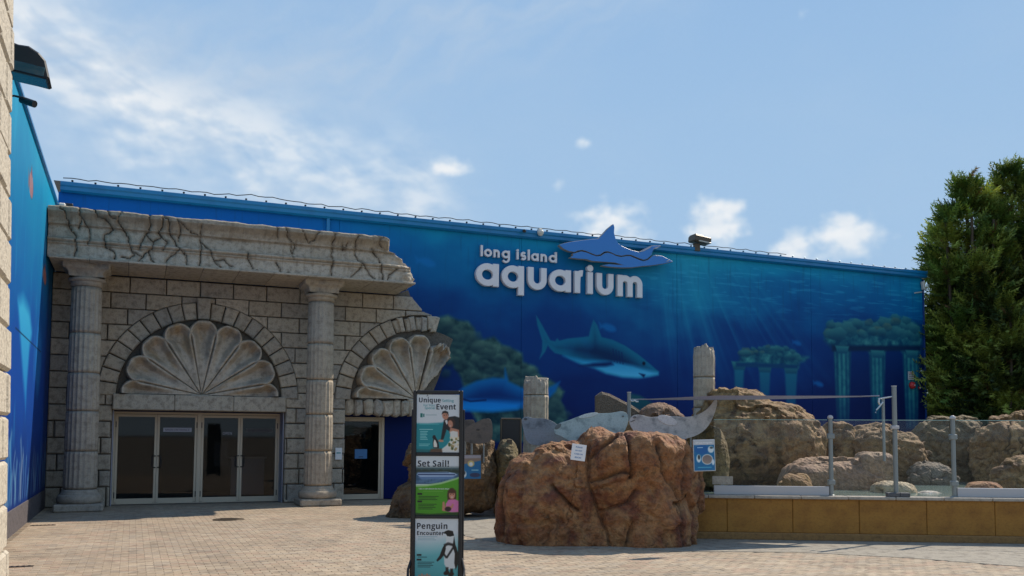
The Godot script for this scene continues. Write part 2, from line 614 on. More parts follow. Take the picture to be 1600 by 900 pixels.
	# the part of the sky over the court in finer detail, blended into the rest at its borders
	for j in range(int(H * 0.5 - H * 0.62 / PI), H / 2 + 4):
		var el := PI / 2 - (j + 0.5) / H * PI
		for i0 in range(-260, 920):
			var i := posmod(i0, W)
			var az := (i0 + 0.5) / W * TAU
			var k := smoothstep(-260.0, -170.0, i0) * smoothstep(920.0, 800.0, i0) * smoothstep(0.62, 0.56, el)
			var c: Color = colour.call(az, el, true)
			c = low.get_pixel(i, j).lerp(c, k)
			var dz := (hash(i * 7919 + j * 104729) % 1000) / 1000.0 / 255.0 - 0.5 / 255.0
			low.set_pixel(i, j, Color(c.r + dz, c.g + dz, c.b + dz))
	return ImageTexture.create_from_image(low)


func set_camera_and_light() -> void:
	var cam := Camera3D.new()
	cam.name = "camera"
	add_child(cam)
	cam.projection = Camera3D.PROJECTION_FRUSTUM
	cam.near = 0.1
	cam.far = 2000.0
	cam.size = 0.1 * 900.0 / 1400.0
	cam.frustum_offset = Vector2(0, 0.1 * 146.0 / 1400.0)
	cam.transform = Transform3D(Basis(Vector3(0.921029, 0.005748, 0.389451), Vector3(-0.029739, 0.998010, 0.055600), Vector3(-0.388356, -0.062791, 0.919368)), Vector3(0, 1.65, 0))
	cam.current = true
	var sun := DirectionalLight3D.new()
	sun.name = "sun"
	add_child(sun)
	sun.look_at_from_position(Vector3(0.86, 1.0, -0.26) * 50.0, Vector3.ZERO)
	sun.light_energy = 1.3
	sun.light_color = Color(1.0, 0.955, 0.89)
	sun.light_angular_distance = 0.5
	sun.shadow_enabled = true
	var env := Environment.new()
	env.background_mode = Environment.BG_SKY
	env.sky = Sky.new()
	var pano := PanoramaSkyMaterial.new()
	pano.panorama = paint_sky()
	env.sky.sky_material = pano
	env.background_energy_multiplier = 0.86
	env.tonemap_mode = Environment.TONE_MAPPER_LINEAR
	env.tonemap_exposure = 1.22
	env.sdfgi_enabled = true
	env.ssao_enabled = true
	env.ssil_enabled = true
	var we := WorldEnvironment.new()
	we.name = "environment"
	we.environment = env
	add_child(we)


# ---------------------------------------------------------------- ground
func inside(p: Vector2, poly: PackedVector2Array) -> bool:
	return Geometry2D.is_point_in_polygon(p, poly)


func flat2(list: Array) -> PackedVector2Array:
	var r := PackedVector2Array()
	for p: Vector3 in list:
		r.append(Vector2(p.x, p.z))
	return r


func slab(poly: PackedVector2Array, y0: float, y1: float, ch := 0.0) -> Mb:
	# poly in x, z; drawn up from y0 to y1
	var q := PackedVector2Array()
	for p in poly:
		q.append(Vector2(p.x, -p.y))
	var b := Mb.new()
	b.prism(q, y0, y1, ch, [], false, Transform3D(Basis(Vector3.RIGHT, -PI / 2), Vector3.ZERO))
	return b


const POOL := [Vector2(7.1, -17.6), Vector2(8.68, -12.56), Vector2(13.2, -10.14), Vector2(19.4, -6.82), Vector2(30, -6.82), Vector2(30, -23.6), Vector2(7.0, -23.6)]


func build_ground() -> void:
	var b := Mb.new()
	b.quad(Vector3(-900, -0.014, 900), Vector3(900, -0.014, 900), Vector3(900, -0.014, -900), Vector3(-900, -0.014, -900))
	tag(obj("ground", b, M.plaza), "", "", "", "structure")
	b = Mb.new()
	b.quad(Vector3(-1.8, -0.010, -7.0), Vector3(15.5, -0.010, -7.0), Vector3(15.5, -0.010, -23.6), Vector3(-1.8, -0.010, -23.6))
	tag(obj("paving_bed", b, M.sand), "", "", "", "structure")
	var apron := flat2([Vector3(6.666, 0, -19.48), Vector3(6.256, 0, -18.029), Vector3(5.181, 0, -14.236), Vector3(5.396, 0, -12.738), Vector3(7.68, 0, -11.153), Vector3(8.969, 0, -10.597), Vector3(10.071, 0, -9.515), Vector3(10.802, 0, -8.309), Vector3(11.378, 0, -7.062)])
	apron.append_array(PackedVector2Array([Vector2(19.4, -6.8), Vector2(13.2, -10.1), Vector2(8.9, -12.4), Vector2(8.0, -15.0), Vector2(7.3, -17.9)]))
	tag(obj("concrete_path", slab(apron, -0.02, 0.006), M.concrete), "", "", "", "structure")
	# paving blocks in rows along the front, half-lapped
	var pool := PackedVector2Array(POOL)
	var spots := []
	var tones := [Color(0.43, 0.33, 0.225), Color(0.46, 0.355, 0.24), Color(0.40, 0.31, 0.215), Color(0.445, 0.32, 0.22), Color(0.41, 0.33, 0.24), Color(0.48, 0.38, 0.265)]
	var patch := fnl(51, 0.5, 3)
	var L := 0.2
	var D := 0.1
	for j in 160:
		var z := -7.2 - j * D
		for i in 86:
			var x := -1.7 + (i + (0.5 if j % 2 else 0.0)) * L
			if z < -23.5 or inside(Vector2(x, z), pool) or inside(Vector2(x, z), apron):
				continue
			spots.append([x * 0.388 - z * 0.9215, Vector3(x, 0, z), i * 31 + j * 17])
	spots.sort_custom(func(p, q): return p[0] < q[0])
	var meshes := []
	for t in tones:
		b = Mb.new()
		b.colored = true
		b.tint = t
		b.prism(PackedVector2Array([Vector2(-0.0982, -0.0482), Vector2(0.0982, -0.0482), Vector2(0.0982, 0.0482), Vector2(-0.0982, 0.0482)]), -0.010, 0.0, 0.004, [], false, Transform3D(Basis(Vector3.RIGHT, -PI / 2), Vector3.ZERO))
		meshes.append(b.mesh())
	b = Mb.new()
	b.colored = true
	b.prism(PackedVector2Array([Vector2(-0.0982, -0.0482), Vector2(0.0982, -0.0482), Vector2(0.0982, 0.0482), Vector2(-0.0982, 0.0482)]), -0.010, 0.0, 0.004, [], false, Transform3D(Basis(Vector3.RIGHT, -PI / 2), Vector3.ZERO))
	var pavement := Node3D.new()
	pavement.name = "pavement"
	add_child(pavement)
	tag(pavement, "", "", "", "structure")
	var rest := []
	var made := 0
	for s in spots:
		var p: Vector3 = s[1]
		var h: int = absi(hash(s[2]))
		p.y = (h % 100) / 100.0 * 0.003 - 0.0015
		var az := atan2(p.x, -p.z)
		var bs := Basis.from_euler(Vector3((h % 13 - 6) * 0.0012, (h % 7 - 3) * 0.004, (h % 11 - 5) * 0.0008))
		if made < 300 and s[0] > 10.45 and az > -0.13 and az < 0.93:
			made += 1
			var o := obj("paver", meshes[(h / 100) % 6], M.paver, pavement, p)
			o.basis = bs
		else:
			rest.append([Transform3D(bs, p), tones[(h / 100) % 6] * (1.0 + 0.16 * patch.get_noise_2d(p.x, p.z) - 0.18 * smoothstep(0.22, 0.5, patch.get_noise_2d(p.x * 2.0 + 50.0, p.z * 3.0)))])
	var mm := MultiMesh.new()
	mm.transform_format = MultiMesh.TRANSFORM_3D
	mm.use_colors = true
	mm.mesh = b.mesh()
	mm.instance_count = rest.size()
	for i in rest.size():
		mm.set_instance_transform(i, rest[i][0])
		mm.set_instance_color(i, rest[i][1])
	var mi := MultiMeshInstance3D.new()
	mi.name = "paver_field"
	mi.multimesh = mm
	mi.material_override = M.paver
	pavement.add_child(mi, true)
	tag(mi, "", "", "", "stuff")
	# pool floor and water inside the exhibit
	tag(obj("pool_floor", slab(PackedVector2Array([Vector2(8.7, -12.75), Vector2(13.2, -10.34), Vector2(19.4, -7.02), Vector2(29, -7.02), Vector2(29, -23.55), Vector2(7.6, -23.55), Vector2(7.5, -17.6)]), -0.02, 0.66), M.concrete), "", "", "", "structure")
	b = Mb.new()
	b.prism(PackedVector2Array([Vector2(8.72, 12.78), Vector2(13.2, 10.37), Vector2(19.4, 7.05), Vector2(29, 7.0), Vector2(29, 23.4), Vector2(7.6, 23.4), Vector2(7.4, 17.6)]), 0.68, 0.735, 0.0, [], false, Transform3D(Basis(Vector3.RIGHT, -PI / 2), Vector3.ZERO))
	tag(obj("pool_water", b, M.water), "", "", "", "structure")


# ---------------------------------------------------------------- the painted building
func paint_mural() -> ImageTexture:
	var P := Paint.new(-2.0, 26.0, 0.0, 7.6, 60.0, Color(0, 0.15, 0.6))
	var a := fnl(61, 0.35, 4)
	var f := fnl(62, 1.0, 3)
	P.each(func(x: float, y: float) -> Color:
		var t := clampf(y / 7.6, 0.0, 1.0)
		var w := a.get_noise_2d(x, y * 1.6) * 0.10
		var tt := clampf(t + w, 0.0, 1.0)
		var c := Color(0.0, 0.10, 0.34).lerp(Color(0.0, 0.225, 0.48), smoothstep(0.20, 0.62, tt)).lerp(Color(0.0, 0.39, 0.61), smoothstep(0.62, 0.85, tt)).lerp(Color(0.03, 0.55, 0.72), smoothstep(0.84, 1.02, tt))
		# brighter water where the light falls in, right of the lettering; deep at the far corner; plain blue on the left
		var glow := exp(-pow((x - 15.6) / 2.6, 2.0)) * smoothstep(0.52, 1.0, tt)
		c = c.lerp(Color(0.20, 0.70, 0.76), glow * 0.55)
		c = c.lerp(Color(0.0, 0.365, 0.70), smoothstep(8.2, 3.0, x) * smoothstep(0.35, 0.8, t) * 0.9)
		c = c.lerp(Color(0.0, 0.07, 0.24), smoothstep(19.0, 26.0, x) * smoothstep(0.85, 0.35, t) * 0.75)
		# slanting shafts of light
		var ang := (x - 14.4) / maxf(11.2 - y, 0.5)
		var ray := smoothstep(0.42, 0.80, f.get_noise_2d(ang * 9.0, 3.0) * 0.5 + 0.5 + 0.08 * f.get_noise_2d(ang * 30.0, 8.0))
		ray *= smoothstep(-0.15, 0.25, ang) * smoothstep(1.15, 0.6, ang) * smoothstep(2.6, 5.6, y)
		c = c.lerp(Color(0.16, 0.62, 0.74), ray * 0.36)
		# ripples seen from below
		var rip := f.get_noise_2d(x * 0.8, y * 6.0)
		c = c.lerp(Color(0.25, 0.68, 0.82), smoothstep(0.12, 0.5, rip) * smoothstep(5.2, 6.6, y) * smoothstep(12.0, 15.0, x) * 0.34)
		# faint runs of dirt below the eaves
		var run := smoothstep(0.30, 0.62, f.get_noise_2d(x * 7.0, y * 0.35 + 20.0)) * smoothstep(3.5, 7.4, y)
		c = c.lerp(Color(0.10, 0.22, 0.30), run * 0.16)
		return c)
	# dark reef running down behind the sharks
	var n := fnl(63, 1.6, 5)
	var reef_col := func(x: float, y: float, s: float) -> Color:
		var v := n.get_noise_2d(x, y) * 0.5 + 0.5
		var lump := n.get_noise_2d(x * 2.2 + 9.0, y * 2.2) * 0.5 + 0.5
		return Color(0.06, 0.19, 0.24).lerp(Color(0.36, 0.52, 0.46), clampf((v - 0.30) * 1.5 + exp(-s * 2.2) * 0.55 * lump, 0, 1)).lerp(Color(0.02, 0.15, 0.27), smoothstep(0.4, 1.5, s) * 0.6)
	P.poly(PackedVector2Array([Vector2(7.279, 4.525), Vector2(7.496, 4.893), Vector2(8.017, 5.066), Vector2(8.321, 4.94), Vector2(8.627, 4.921), Vector2(8.821, 4.713), Vector2(8.804, 4.458), Vector2(9.095, 4.436), Vector2(9.407, 4.524), Vector2(9.684, 4.28), Vector2(10.003, 4.202), Vector2(10.285, 4.085), Vector2(10.326, 3.827), Vector2(10.691, 3.73), Vector2(10.815, 3.473), Vector2(11.144, 3.372), Vector2(11.393, 3.229), Vector2(11.643, 3.01), Vector2(11.519, 2.763), Vector2(11.771, 2.205), Vector2(10.58, 1.544), Vector2(9.196, 1.539), Vector2(8.708, 2.433), Vector2(8.413, 3.323), Vector2(8.144, 3.762), Vector2(7.843, 3.84), Vector2(7.289, 3.729)]), Color.WHITE, 0.06, Color(0, 0, 0, 0), reef_col)
	for k in 170:
		var s := fposmod(k * 0.618034, 1.0)
		var top: Array = [Vector2(7.423, 4.8), Vector2(8.019, 4.923), Vector2(8.437, 4.802), Vector2(8.881, 4.516), Vector2(9.467, 4.362), Vector2(10.064, 4.002), Vector2(10.672, 3.58), Vector2(11.227, 3.15), Vector2(11.519, 2.67)]
		var seg := minf(s * 8.0, 7.99)
		var q: Vector2 = top[int(seg)].lerp(top[int(seg) + 1], seg - int(seg)) + Vector2(n.get_noise_2d(k * 9.1, 3.0) * 0.35, -0.10 - absf(n.get_noise_2d(k * 7.7, 11.0)) * 2.4)
		var rr := 0.07 + 0.13 * absf(n.get_noise_2d(k * 5.3, 30.0)) * 2.0
		var chunk := PackedVector2Array()
		for e in 7:
			chunk.append(q + Vector2.from_angle(TAU * e / 7.0) * rr * (0.75 + 0.9 * absf(n.get_noise_2d(k * 3.0 + e * 9.0, 55.0))) * Vector2(1.3, 0.9))
		P.poly(chunk, Color(0.32, 0.46, 0.42, 0.55), 0.05, Color(0.05, 0.17, 0.24, 0.6))
	# green fallen column at the pool edge
	P.poly(PackedVector2Array([Vector2(13.869, 3.009), Vector2(14.205, 2.958), Vector2(15.253, 2.449), Vector2(15.484, 2.155), Vector2(14.427, 2.143), Vector2(13.867, 2.523)]), Color(0.10, 0.34, 0.38), 0.05, Color(0.05, 0.22, 0.30))
	# shark swimming to the right
	var body := PackedVector2Array([Vector2(10.719, 5.213), Vector2(10.822, 5.082), Vector2(10.974, 4.84), Vector2(11.181, 4.505), Vector2(11.333, 4.481), Vector2(11.403, 4.579), Vector2(11.472, 4.507), Vector2(11.738, 4.582), Vector2(12.233, 4.651), Vector2(12.447, 4.687), Vector2(12.504, 4.921), Vector2(12.605, 5.196), Vector2(12.735, 5.029), Vector2(12.88, 4.683), Vector2(13.244, 4.623), Vector2(13.687, 4.462), Vector2(14.134, 4.221), Vector2(14.511, 3.974), Vector2(14.876, 3.711), Vector2(14.86, 3.605), Vector2(14.585, 3.55), Vector2(14.207, 3.492), Vector2(13.61, 3.5), Vector2(13.024, 3.597), Vector2(12.627, 3.743), Vector2(12.233, 3.824), Vector2(11.88, 3.95), Vector2(11.599, 4.084), Vector2(11.321, 4.135), Vector2(11.182, 4.254), Vector2(11.099, 4.345), Vector2(11.011, 4.153), Vector2(10.827, 3.934), Vector2(10.908, 4.18), Vector2(10.92, 4.461), Vector2(10.837, 4.707), Vector2(10.754, 4.953)])
	var edge := fnl(64, 0.9, 3)
	P.poly(body, Color(0.015, 0.30, 0.52), 0.025, Color(0.02, 0.50, 0.78), func(x: float, y: float, s: float) -> Color:
		var c := Color(0.05, 0.42, 0.55).lerp(Color(0.0, 0.17, 0.34), smoothstep(0.02, 0.50, s))
		return c.lerp(Color(0.04, 0.42, 0.62), clampf(edge.get_noise_2d(x, y) * 0.5, 0, 0.4)))
	P.poly(PackedVector2Array([Vector2(11.599, 4.065), Vector2(12.304, 3.966), Vector2(13.025, 3.969), Vector2(13.464, 3.934), Vector2(13.983, 3.863), Vector2(14.51, 3.738), Vector2(14.852, 3.684), Vector2(14.845, 3.618), Vector2(14.547, 3.555), Vector2(14.132, 3.497), Vector2(13.61, 3.506), Vector2(13.024, 3.603), Vector2(12.627, 3.749), Vector2(12.233, 3.837), Vector2(11.88, 3.963)]), Color(0.12, 0.54, 0.74), 0.07, Color(0.34, 0.74, 0.90))
	P.poly(PackedVector2Array([Vector2(12.127, 3.782), Vector2(12.591, 3.888), Vector2(13.207, 3.95), Vector2(13.287, 3.863), Vector2(13.024, 3.802), Vector2(12.447, 3.768)]), Color(0.0, 0.15, 0.36), 0.05)
	P.poly(PackedVector2Array([Vector2(14.17, 3.635), Vector2(14.395, 3.603), Vector2(14.342, 3.51), Vector2(14.245, 3.585)]), Color(0.0, 0.10, 0.28), 0.03)
	P.oval(Vector2(14.344, 3.942).x, Vector2(14.344, 3.942).y, 0.05, 0.05, Color(0.0, 0.05, 0.15), 0.03)
	for k in 4:
		var gx: float = Vector2(13.317, 4.349).x + k * 0.10
		P.line([Vector2(gx, 3.95 - k * 0.02), Vector2(gx - 0.05, 4.35 - k * 0.03)], 0.035, Color(0.0, 0.16, 0.36, 0.8))
	# shark head-on behind the broken column
	P.poly(PackedVector2Array([Vector2(7.859, 2.418), Vector2(8.136, 2.743), Vector2(8.454, 3.037), Vector2(8.892, 3.248), Vector2(9.376, 3.353), Vector2(9.73, 3.346), Vector2(9.748, 3.64), Vector2(9.87, 3.259), Vector2(10.21, 3.122), Vector2(10.695, 2.986), Vector2(11.104, 3.109), Vector2(11.496, 3.307), Vector2(11.352, 3.003), Vector2(11.146, 2.811), Vector2(10.778, 2.58), Vector2(10.173, 2.459), Vector2(9.384, 2.39), Vector2(8.612, 2.395)]), Color(0.02, 0.36, 0.60), 0.05, Color(0.03, 0.48, 0.80), func(x: float, y: float, s: float) -> Color:
		return Color(0.04, 0.42, 0.68).lerp(Color(0.0, 0.20, 0.46), smoothstep(0.0, 0.5, s)))
	P.poly(PackedVector2Array([Vector2(8.044, 2.563), Vector2(8.61, 2.7), Vector2(9.381, 2.699), Vector2(10.272, 2.644), Vector2(10.133, 2.476), Vector2(9.384, 2.39), Vector2(8.422, 2.41)]), Color(0.05, 0.50, 0.84), 0.08, Color(0.08, 0.58, 0.90))
	P.line([Vector2(8.381, 2.749), Vector2(8.705, 2.666), Vector2(9.187, 2.713)], 0.05, Color(0.0, 0.14, 0.34, 0.8))
	# sunken colonnades
	var ruin := func(x: float, y: float, s: float) -> Color:
		var v := n.get_noise_2d(x * 1.3 + 40.0, y * 1.3) * 0.5 + 0.5
		return Color(0.02, 0.26, 0.38).lerp(Color(0.30, 0.60, 0.58), clampf((v - 0.3) * 1.6, 0, 1))
	for c in [[Vector2(17.693, 4.068), Vector2(18.093, 4.083), Vector2(17.999, 2.596), Vector2(17.725, 2.591)], [Vector2(18.675, 4.021), Vector2(19.138, 4.038), Vector2(19.039, 2.614), Vector2(18.731, 2.609)], [Vector2(19.712, 4.101), Vector2(20.241, 4.121), Vector2(20.101, 2.211), Vector2(19.785, 2.207)]]:
		P.poly(PackedVector2Array(c), Color(0.10, 0.44, 0.54), 0.05, Color(0.03, 0.28, 0.46))
	P.poly(PackedVector2Array([Vector2(17.867, 4.033), Vector2(17.921, 4.324), Vector2(18.225, 4.544), Vector2(18.632, 4.583), Vector2(18.939, 4.512), Vector2(19.2, 4.713), Vector2(19.617, 4.69), Vector2(20.09, 4.583), Vector2(20.353, 4.424), Vector2(20.728, 4.396), Vector2(20.564, 4.261), Vector2(20.349, 4.21), Vector2(20.292, 3.995), Vector2(19.762, 3.934), Vector2(19.607, 4.097), Vector2(19.138, 4.038), Vector2(18.523, 4.099), Vector2(18.219, 4.046)]), Color.WHITE, 0.08, Color(0, 0, 0, 0), ruin)
	for c in [[Vector2(21.776, 4.83), Vector2(22.562, 4.866), Vector2(22.416, 2.238), Vector2(21.886, 2.232)], [Vector2(23.358, 4.724), Vector2(24.117, 4.757), Vector2(23.933, 2.257), Vector2(23.411, 2.25)], [Vector2(24.89, 4.791), Vector2(25.739, 4.827), Vector2(25.532, 2.05), Vector2(24.99, 2.045)]]:
		P.poly(PackedVector2Array(c), Color(0.05, 0.32, 0.44), 0.05, Color(0.02, 0.20, 0.36), func(x: float, y: float, s: float) -> Color: return Color(0.05, 0.30, 0.42).lerp(Color(0.20, 0.52, 0.54), clampf(smoothstep(0.0, 0.25, s) * 0.6 + 0.35 * sin(x * 34.0) + 0.4 * n.get_noise_2d(x * 2.0, y * 2.0), 0, 1)).lerp(Color(0.02, 0.16, 0.34), smoothstep(3.5, 2.2, y) * 0.5))
	P.poly(PackedVector2Array([Vector2(21.393, 4.986), Vector2(21.456, 5.38), Vector2(21.736, 5.526), Vector2(22.068, 5.413), Vector2(22.466, 5.61), Vector2(22.865, 5.676), Vector2(23.206, 5.562), Vector2(23.617, 5.763), Vector2(24.028, 5.831), Vector2(24.445, 5.945), Vector2(24.924, 5.973), Vector2(25.344, 5.86), Vector2(25.768, 5.746), Vector2(25.81, 5.128), Vector2(25.678, 4.825), Vector2(24.889, 4.745), Vector2(24.714, 4.919), Vector2(24.238, 4.897), Vector2(23.997, 4.663), Vector2(23.414, 4.638), Vector2(23.189, 4.85), Vector2(22.561, 4.822), Vector2(22.332, 4.68), Vector2(21.774, 4.699)]), Color.WHITE, 0.10, Color(0, 0, 0, 0), ruin)
	# rounded blocks of the broken beams, and the arches' undersides
	for run in [[Vector2(17.972, 4.409), Vector2(18.529, 4.495), Vector2(19.172, 4.586), Vector2(19.876, 4.489), Vector2(20.351, 4.317), 0.22, 26], [Vector2(21.619, 5.215), Vector2(22.292, 5.424), Vector2(23.146, 5.469), Vector2(24.081, 5.609), Vector2(24.976, 5.702), Vector2(25.635, 5.418), 0.42, 44]]:
		var path: Array = [run[0], run[1]] if false else run.slice(0, run.size() - 2)
		for k in run[-1]:
			var s := fposmod(k * 0.618034, 1.0) * (path.size() - 1)
			var i0 := mini(int(s), path.size() - 2)
			var q: Vector2 = path[i0].lerp(path[i0 + 1], s - i0) + Vector2(0, n.get_noise_2d(k * 6.1, 70.0) * run[-2] * 1.5)
			var rr: float = run[-2] * (0.40 + 0.8 * absf(n.get_noise_2d(k * 3.7, 90.0)))
			var chunk := PackedVector2Array()
			for e in 7:
				chunk.append(q + Vector2.from_angle(TAU * e / 7.0 + 0.3) * rr * (0.7 + 1.0 * absf(n.get_noise_2d(k * 3.0 + e * 9.0, 25.0))) * Vector2(1.3, 0.85))
			P.poly(chunk, (Color(0.26, 0.54, 0.54, 0.75) if k % 5 else Color(0.40, 0.50, 0.42, 0.6)), 0.03, Color(0.03, 0.24, 0.36, 0.75))
	P.poly(PackedVector2Array([Vector2(21.721, 4.828), Vector2(25.806, 5.013), Vector2(25.739, 4.827), Vector2(21.717, 4.632)]), Color(0.02, 0.17, 0.30), 0.05)
	for q in [Vector2(22.165, 4.738), Vector2(23.733, 4.651), Vector2(25.34, 4.719), Vector2(17.892, 4.034), Vector2(18.905, 3.988), Vector2(19.973, 3.984)]:
		P.poly(PackedVector2Array([q + Vector2(-0.30, 0.10), q + Vector2(-0.22, -0.16), q + Vector2(0.22, -0.16), q + Vector2(0.30, 0.10)]), Color(0.20, 0.50, 0.52), 0.03, Color(0.06, 0.30, 0.42))
	P.poly(PackedVector2Array([Vector2(17.768, 4.112), Vector2(20.294, 4.123), Vector2(20.239, 3.993), Vector2(17.766, 3.967)]), Color(0.03, 0.26, 0.42), 0.04)
	# small fish far off
	for q in [[Vector2(13.142, 4.98), 0.16], [Vector2(20.254, 4.846), 0.10], [Vector2(7.402, 6.497), 0.16], [Vector2(21.145, 3.509), 0.12]]:
		P.oval(q[0].x, q[0].y, q[1] * 1.5, q[1] * 0.7, Color(0.05, 0.45, 0.72, 0.7), 0.05, -0.25)
		P.poly(PackedVector2Array([q[0] + Vector2(-q[1] * 1.2, 0.02), q[0] + Vector2(-q[1] * 2.2, q[1]), q[0] + Vector2(-q[1] * 2.0, -q[1] * 0.4)]), Color(0.05, 0.45, 0.72, 0.6), 0.04)
	return P.texture()


func build_building() -> void:
	var t := thing("aquarium_building", "long low blue building with an undersea mural of sharks and sunken columns", "building", Vector3.ZERO)
	var mural := mat(Color.WHITE, 0.55)
	mural.metallic_specular = 0.28
	mural.albedo_texture = paint_mural()
	mural.uv1_scale = Vector3(1.0 / 28.0, -1.0 / 7.6, 1)
	mural.uv1_offset = Vector3(2.0 / 28.0, 1.0, 0)
	mural.texture_repeat = false
	var openings := [PackedVector2Array([Vector2(-0.43, -1), Vector2(3.49, -1), Vector2(3.49, 2.235), Vector2(-0.43, 2.235)]), PackedVector2Array([Vector2(5.02, -1), Vector2(6.25, -1), Vector2(6.25, 2.19), Vector2(5.02, 2.19)])]
	var edges := [-1.8, 4.93, 10.25, 15.55, 20.85, 25.9]
	for k in 5:
		var parts := [PackedVector2Array([Vector2(edges[k] + 0.004, 0), Vector2(edges[k + 1] - 0.004, 0), Vector2(edges[k + 1] - 0.004, 7.45), Vector2(edges[k] + 0.004, 7.45)])]
		for o: PackedVector2Array in openings:
			var next := []
			for p: PackedVector2Array in parts:
				next.append_array(Geometry2D.clip_polygons(p, o))
			parts = next
		var b := Mb.new()
		b.use_uv = true
		for p: PackedVector2Array in parts:
			b.prism(p, FRONT - 0.12, FRONT, 0.004)
		obj("wall_panel", b, mural, t)
	boxpart("side_wall", Vector3(25.83, 3.72, -30.0), Vector3(0.12, 7.44, 12.5), M.blue_wall, t)
	boxpart("rear_wall", Vector3(12, 3.72, -36.3), Vector3(27.6, 7.44, 0.12), M.blue_wall, t)
	# eaves: gutter, roof sheet and its standing seams
	var g := Mb.new()
	var prof := PackedVector2Array([Vector2(-0.02, 7.43), Vector2(0.10, 7.43), Vector2(0.155, 7.47), Vector2(0.155, 7.55), Vector2(0.185, 7.58), Vector2(0.185, 7.66), Vector2(0.165, 7.672), Vector2(-0.02, 7.672)])
	# drawn along x: profile axes (z, y)
	g.prism(prof, -25.98, 1.75, 0.0, [], true, Transform3D(Basis(Vector3(0, 0, 1), Vector3(0, 1, 0), Vector3(-1, 0, 0)), Vector3(0, 0, FRONT)))
	obj("gutter", g, M.gutter, t)
	var r := Mb.new()
	r.quad(Vector3(-1.9, 7.68, FRONT + 0.12), Vector3(26.0, 7.68, FRONT + 0.12), Vector3(26.0, 8.2, -36.3), Vector3(-1.9, 8.2, -36.3))
	obj("roof", r, M.roof, t)
	var rib := Mb.new()
	rib.box(Vector3(0, 0.035, -1.5), Vector3(0.05, 0.07, 3.0), 0.01, Basis(Vector3.RIGHT, 0.041))
	rib.box(Vector3(0, 0.02, 0.10), Vector3(0.05, 0.04, 0.05), 0.01)
	var rm := rib.mesh()
	for k in 55:
		var x := -1.5 + k * 0.5
		obj("roof_seam", rm, M.dark if k < 36 else M.roof, t, Vector3(x, 7.685, FRONT + 0.03))
	# a downpipe stub left of centre and a corner flashing
	boxpart("downpipe", Vector3(4.62, 7.16, FRONT + 0.05), Vector3(0.09, 0.56, 0.09), M.gutter, t, 0.012)
	boxpart("corner_flashing", Vector3(25.925, 3.7, FRONT + 0.01), Vector3(0.05, 7.4, 0.06), M.blue_wall, t)
	boxpart("base_flashing", Vector3(16.5, 0.06, FRONT + 0.012), Vector3(18.6, 0.12, 0.02), M.blue_wall, t)
	# dark lobby behind the doors
	var lob := thing("entrance_lobby", "dim lobby seen through the dark glass of the entrance doors", "lobby")
	tag(lob, "", "", "", "structure")
	lob.remove_meta("category")
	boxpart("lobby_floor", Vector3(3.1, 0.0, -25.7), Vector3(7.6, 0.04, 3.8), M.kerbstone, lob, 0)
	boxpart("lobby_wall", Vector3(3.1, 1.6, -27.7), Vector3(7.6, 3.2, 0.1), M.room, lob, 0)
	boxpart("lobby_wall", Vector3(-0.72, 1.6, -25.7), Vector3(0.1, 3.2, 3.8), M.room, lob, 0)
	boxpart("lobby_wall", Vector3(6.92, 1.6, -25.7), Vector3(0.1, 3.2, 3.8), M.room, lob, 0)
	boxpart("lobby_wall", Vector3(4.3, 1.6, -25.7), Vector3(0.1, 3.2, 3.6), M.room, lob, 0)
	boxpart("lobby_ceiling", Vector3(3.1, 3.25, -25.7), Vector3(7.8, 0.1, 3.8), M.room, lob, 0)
	# reception desk and a board inside, dimly seen
	var desk := thing("reception_desk", "low pale desk dimly seen through the rightmost glass door of the four", "desk", Vector3(3.0, 0.02, -26.4))
	boxpart("desk_front", Vector3(0, 0.5, 0.3), Vector3(0.9, 1.0, 0.06), M.flashing, desk)
	boxpart("desk_top", Vector3(0, 1.03, 0.1), Vector3(1.0, 0.05, 0.55), M.white, desk)


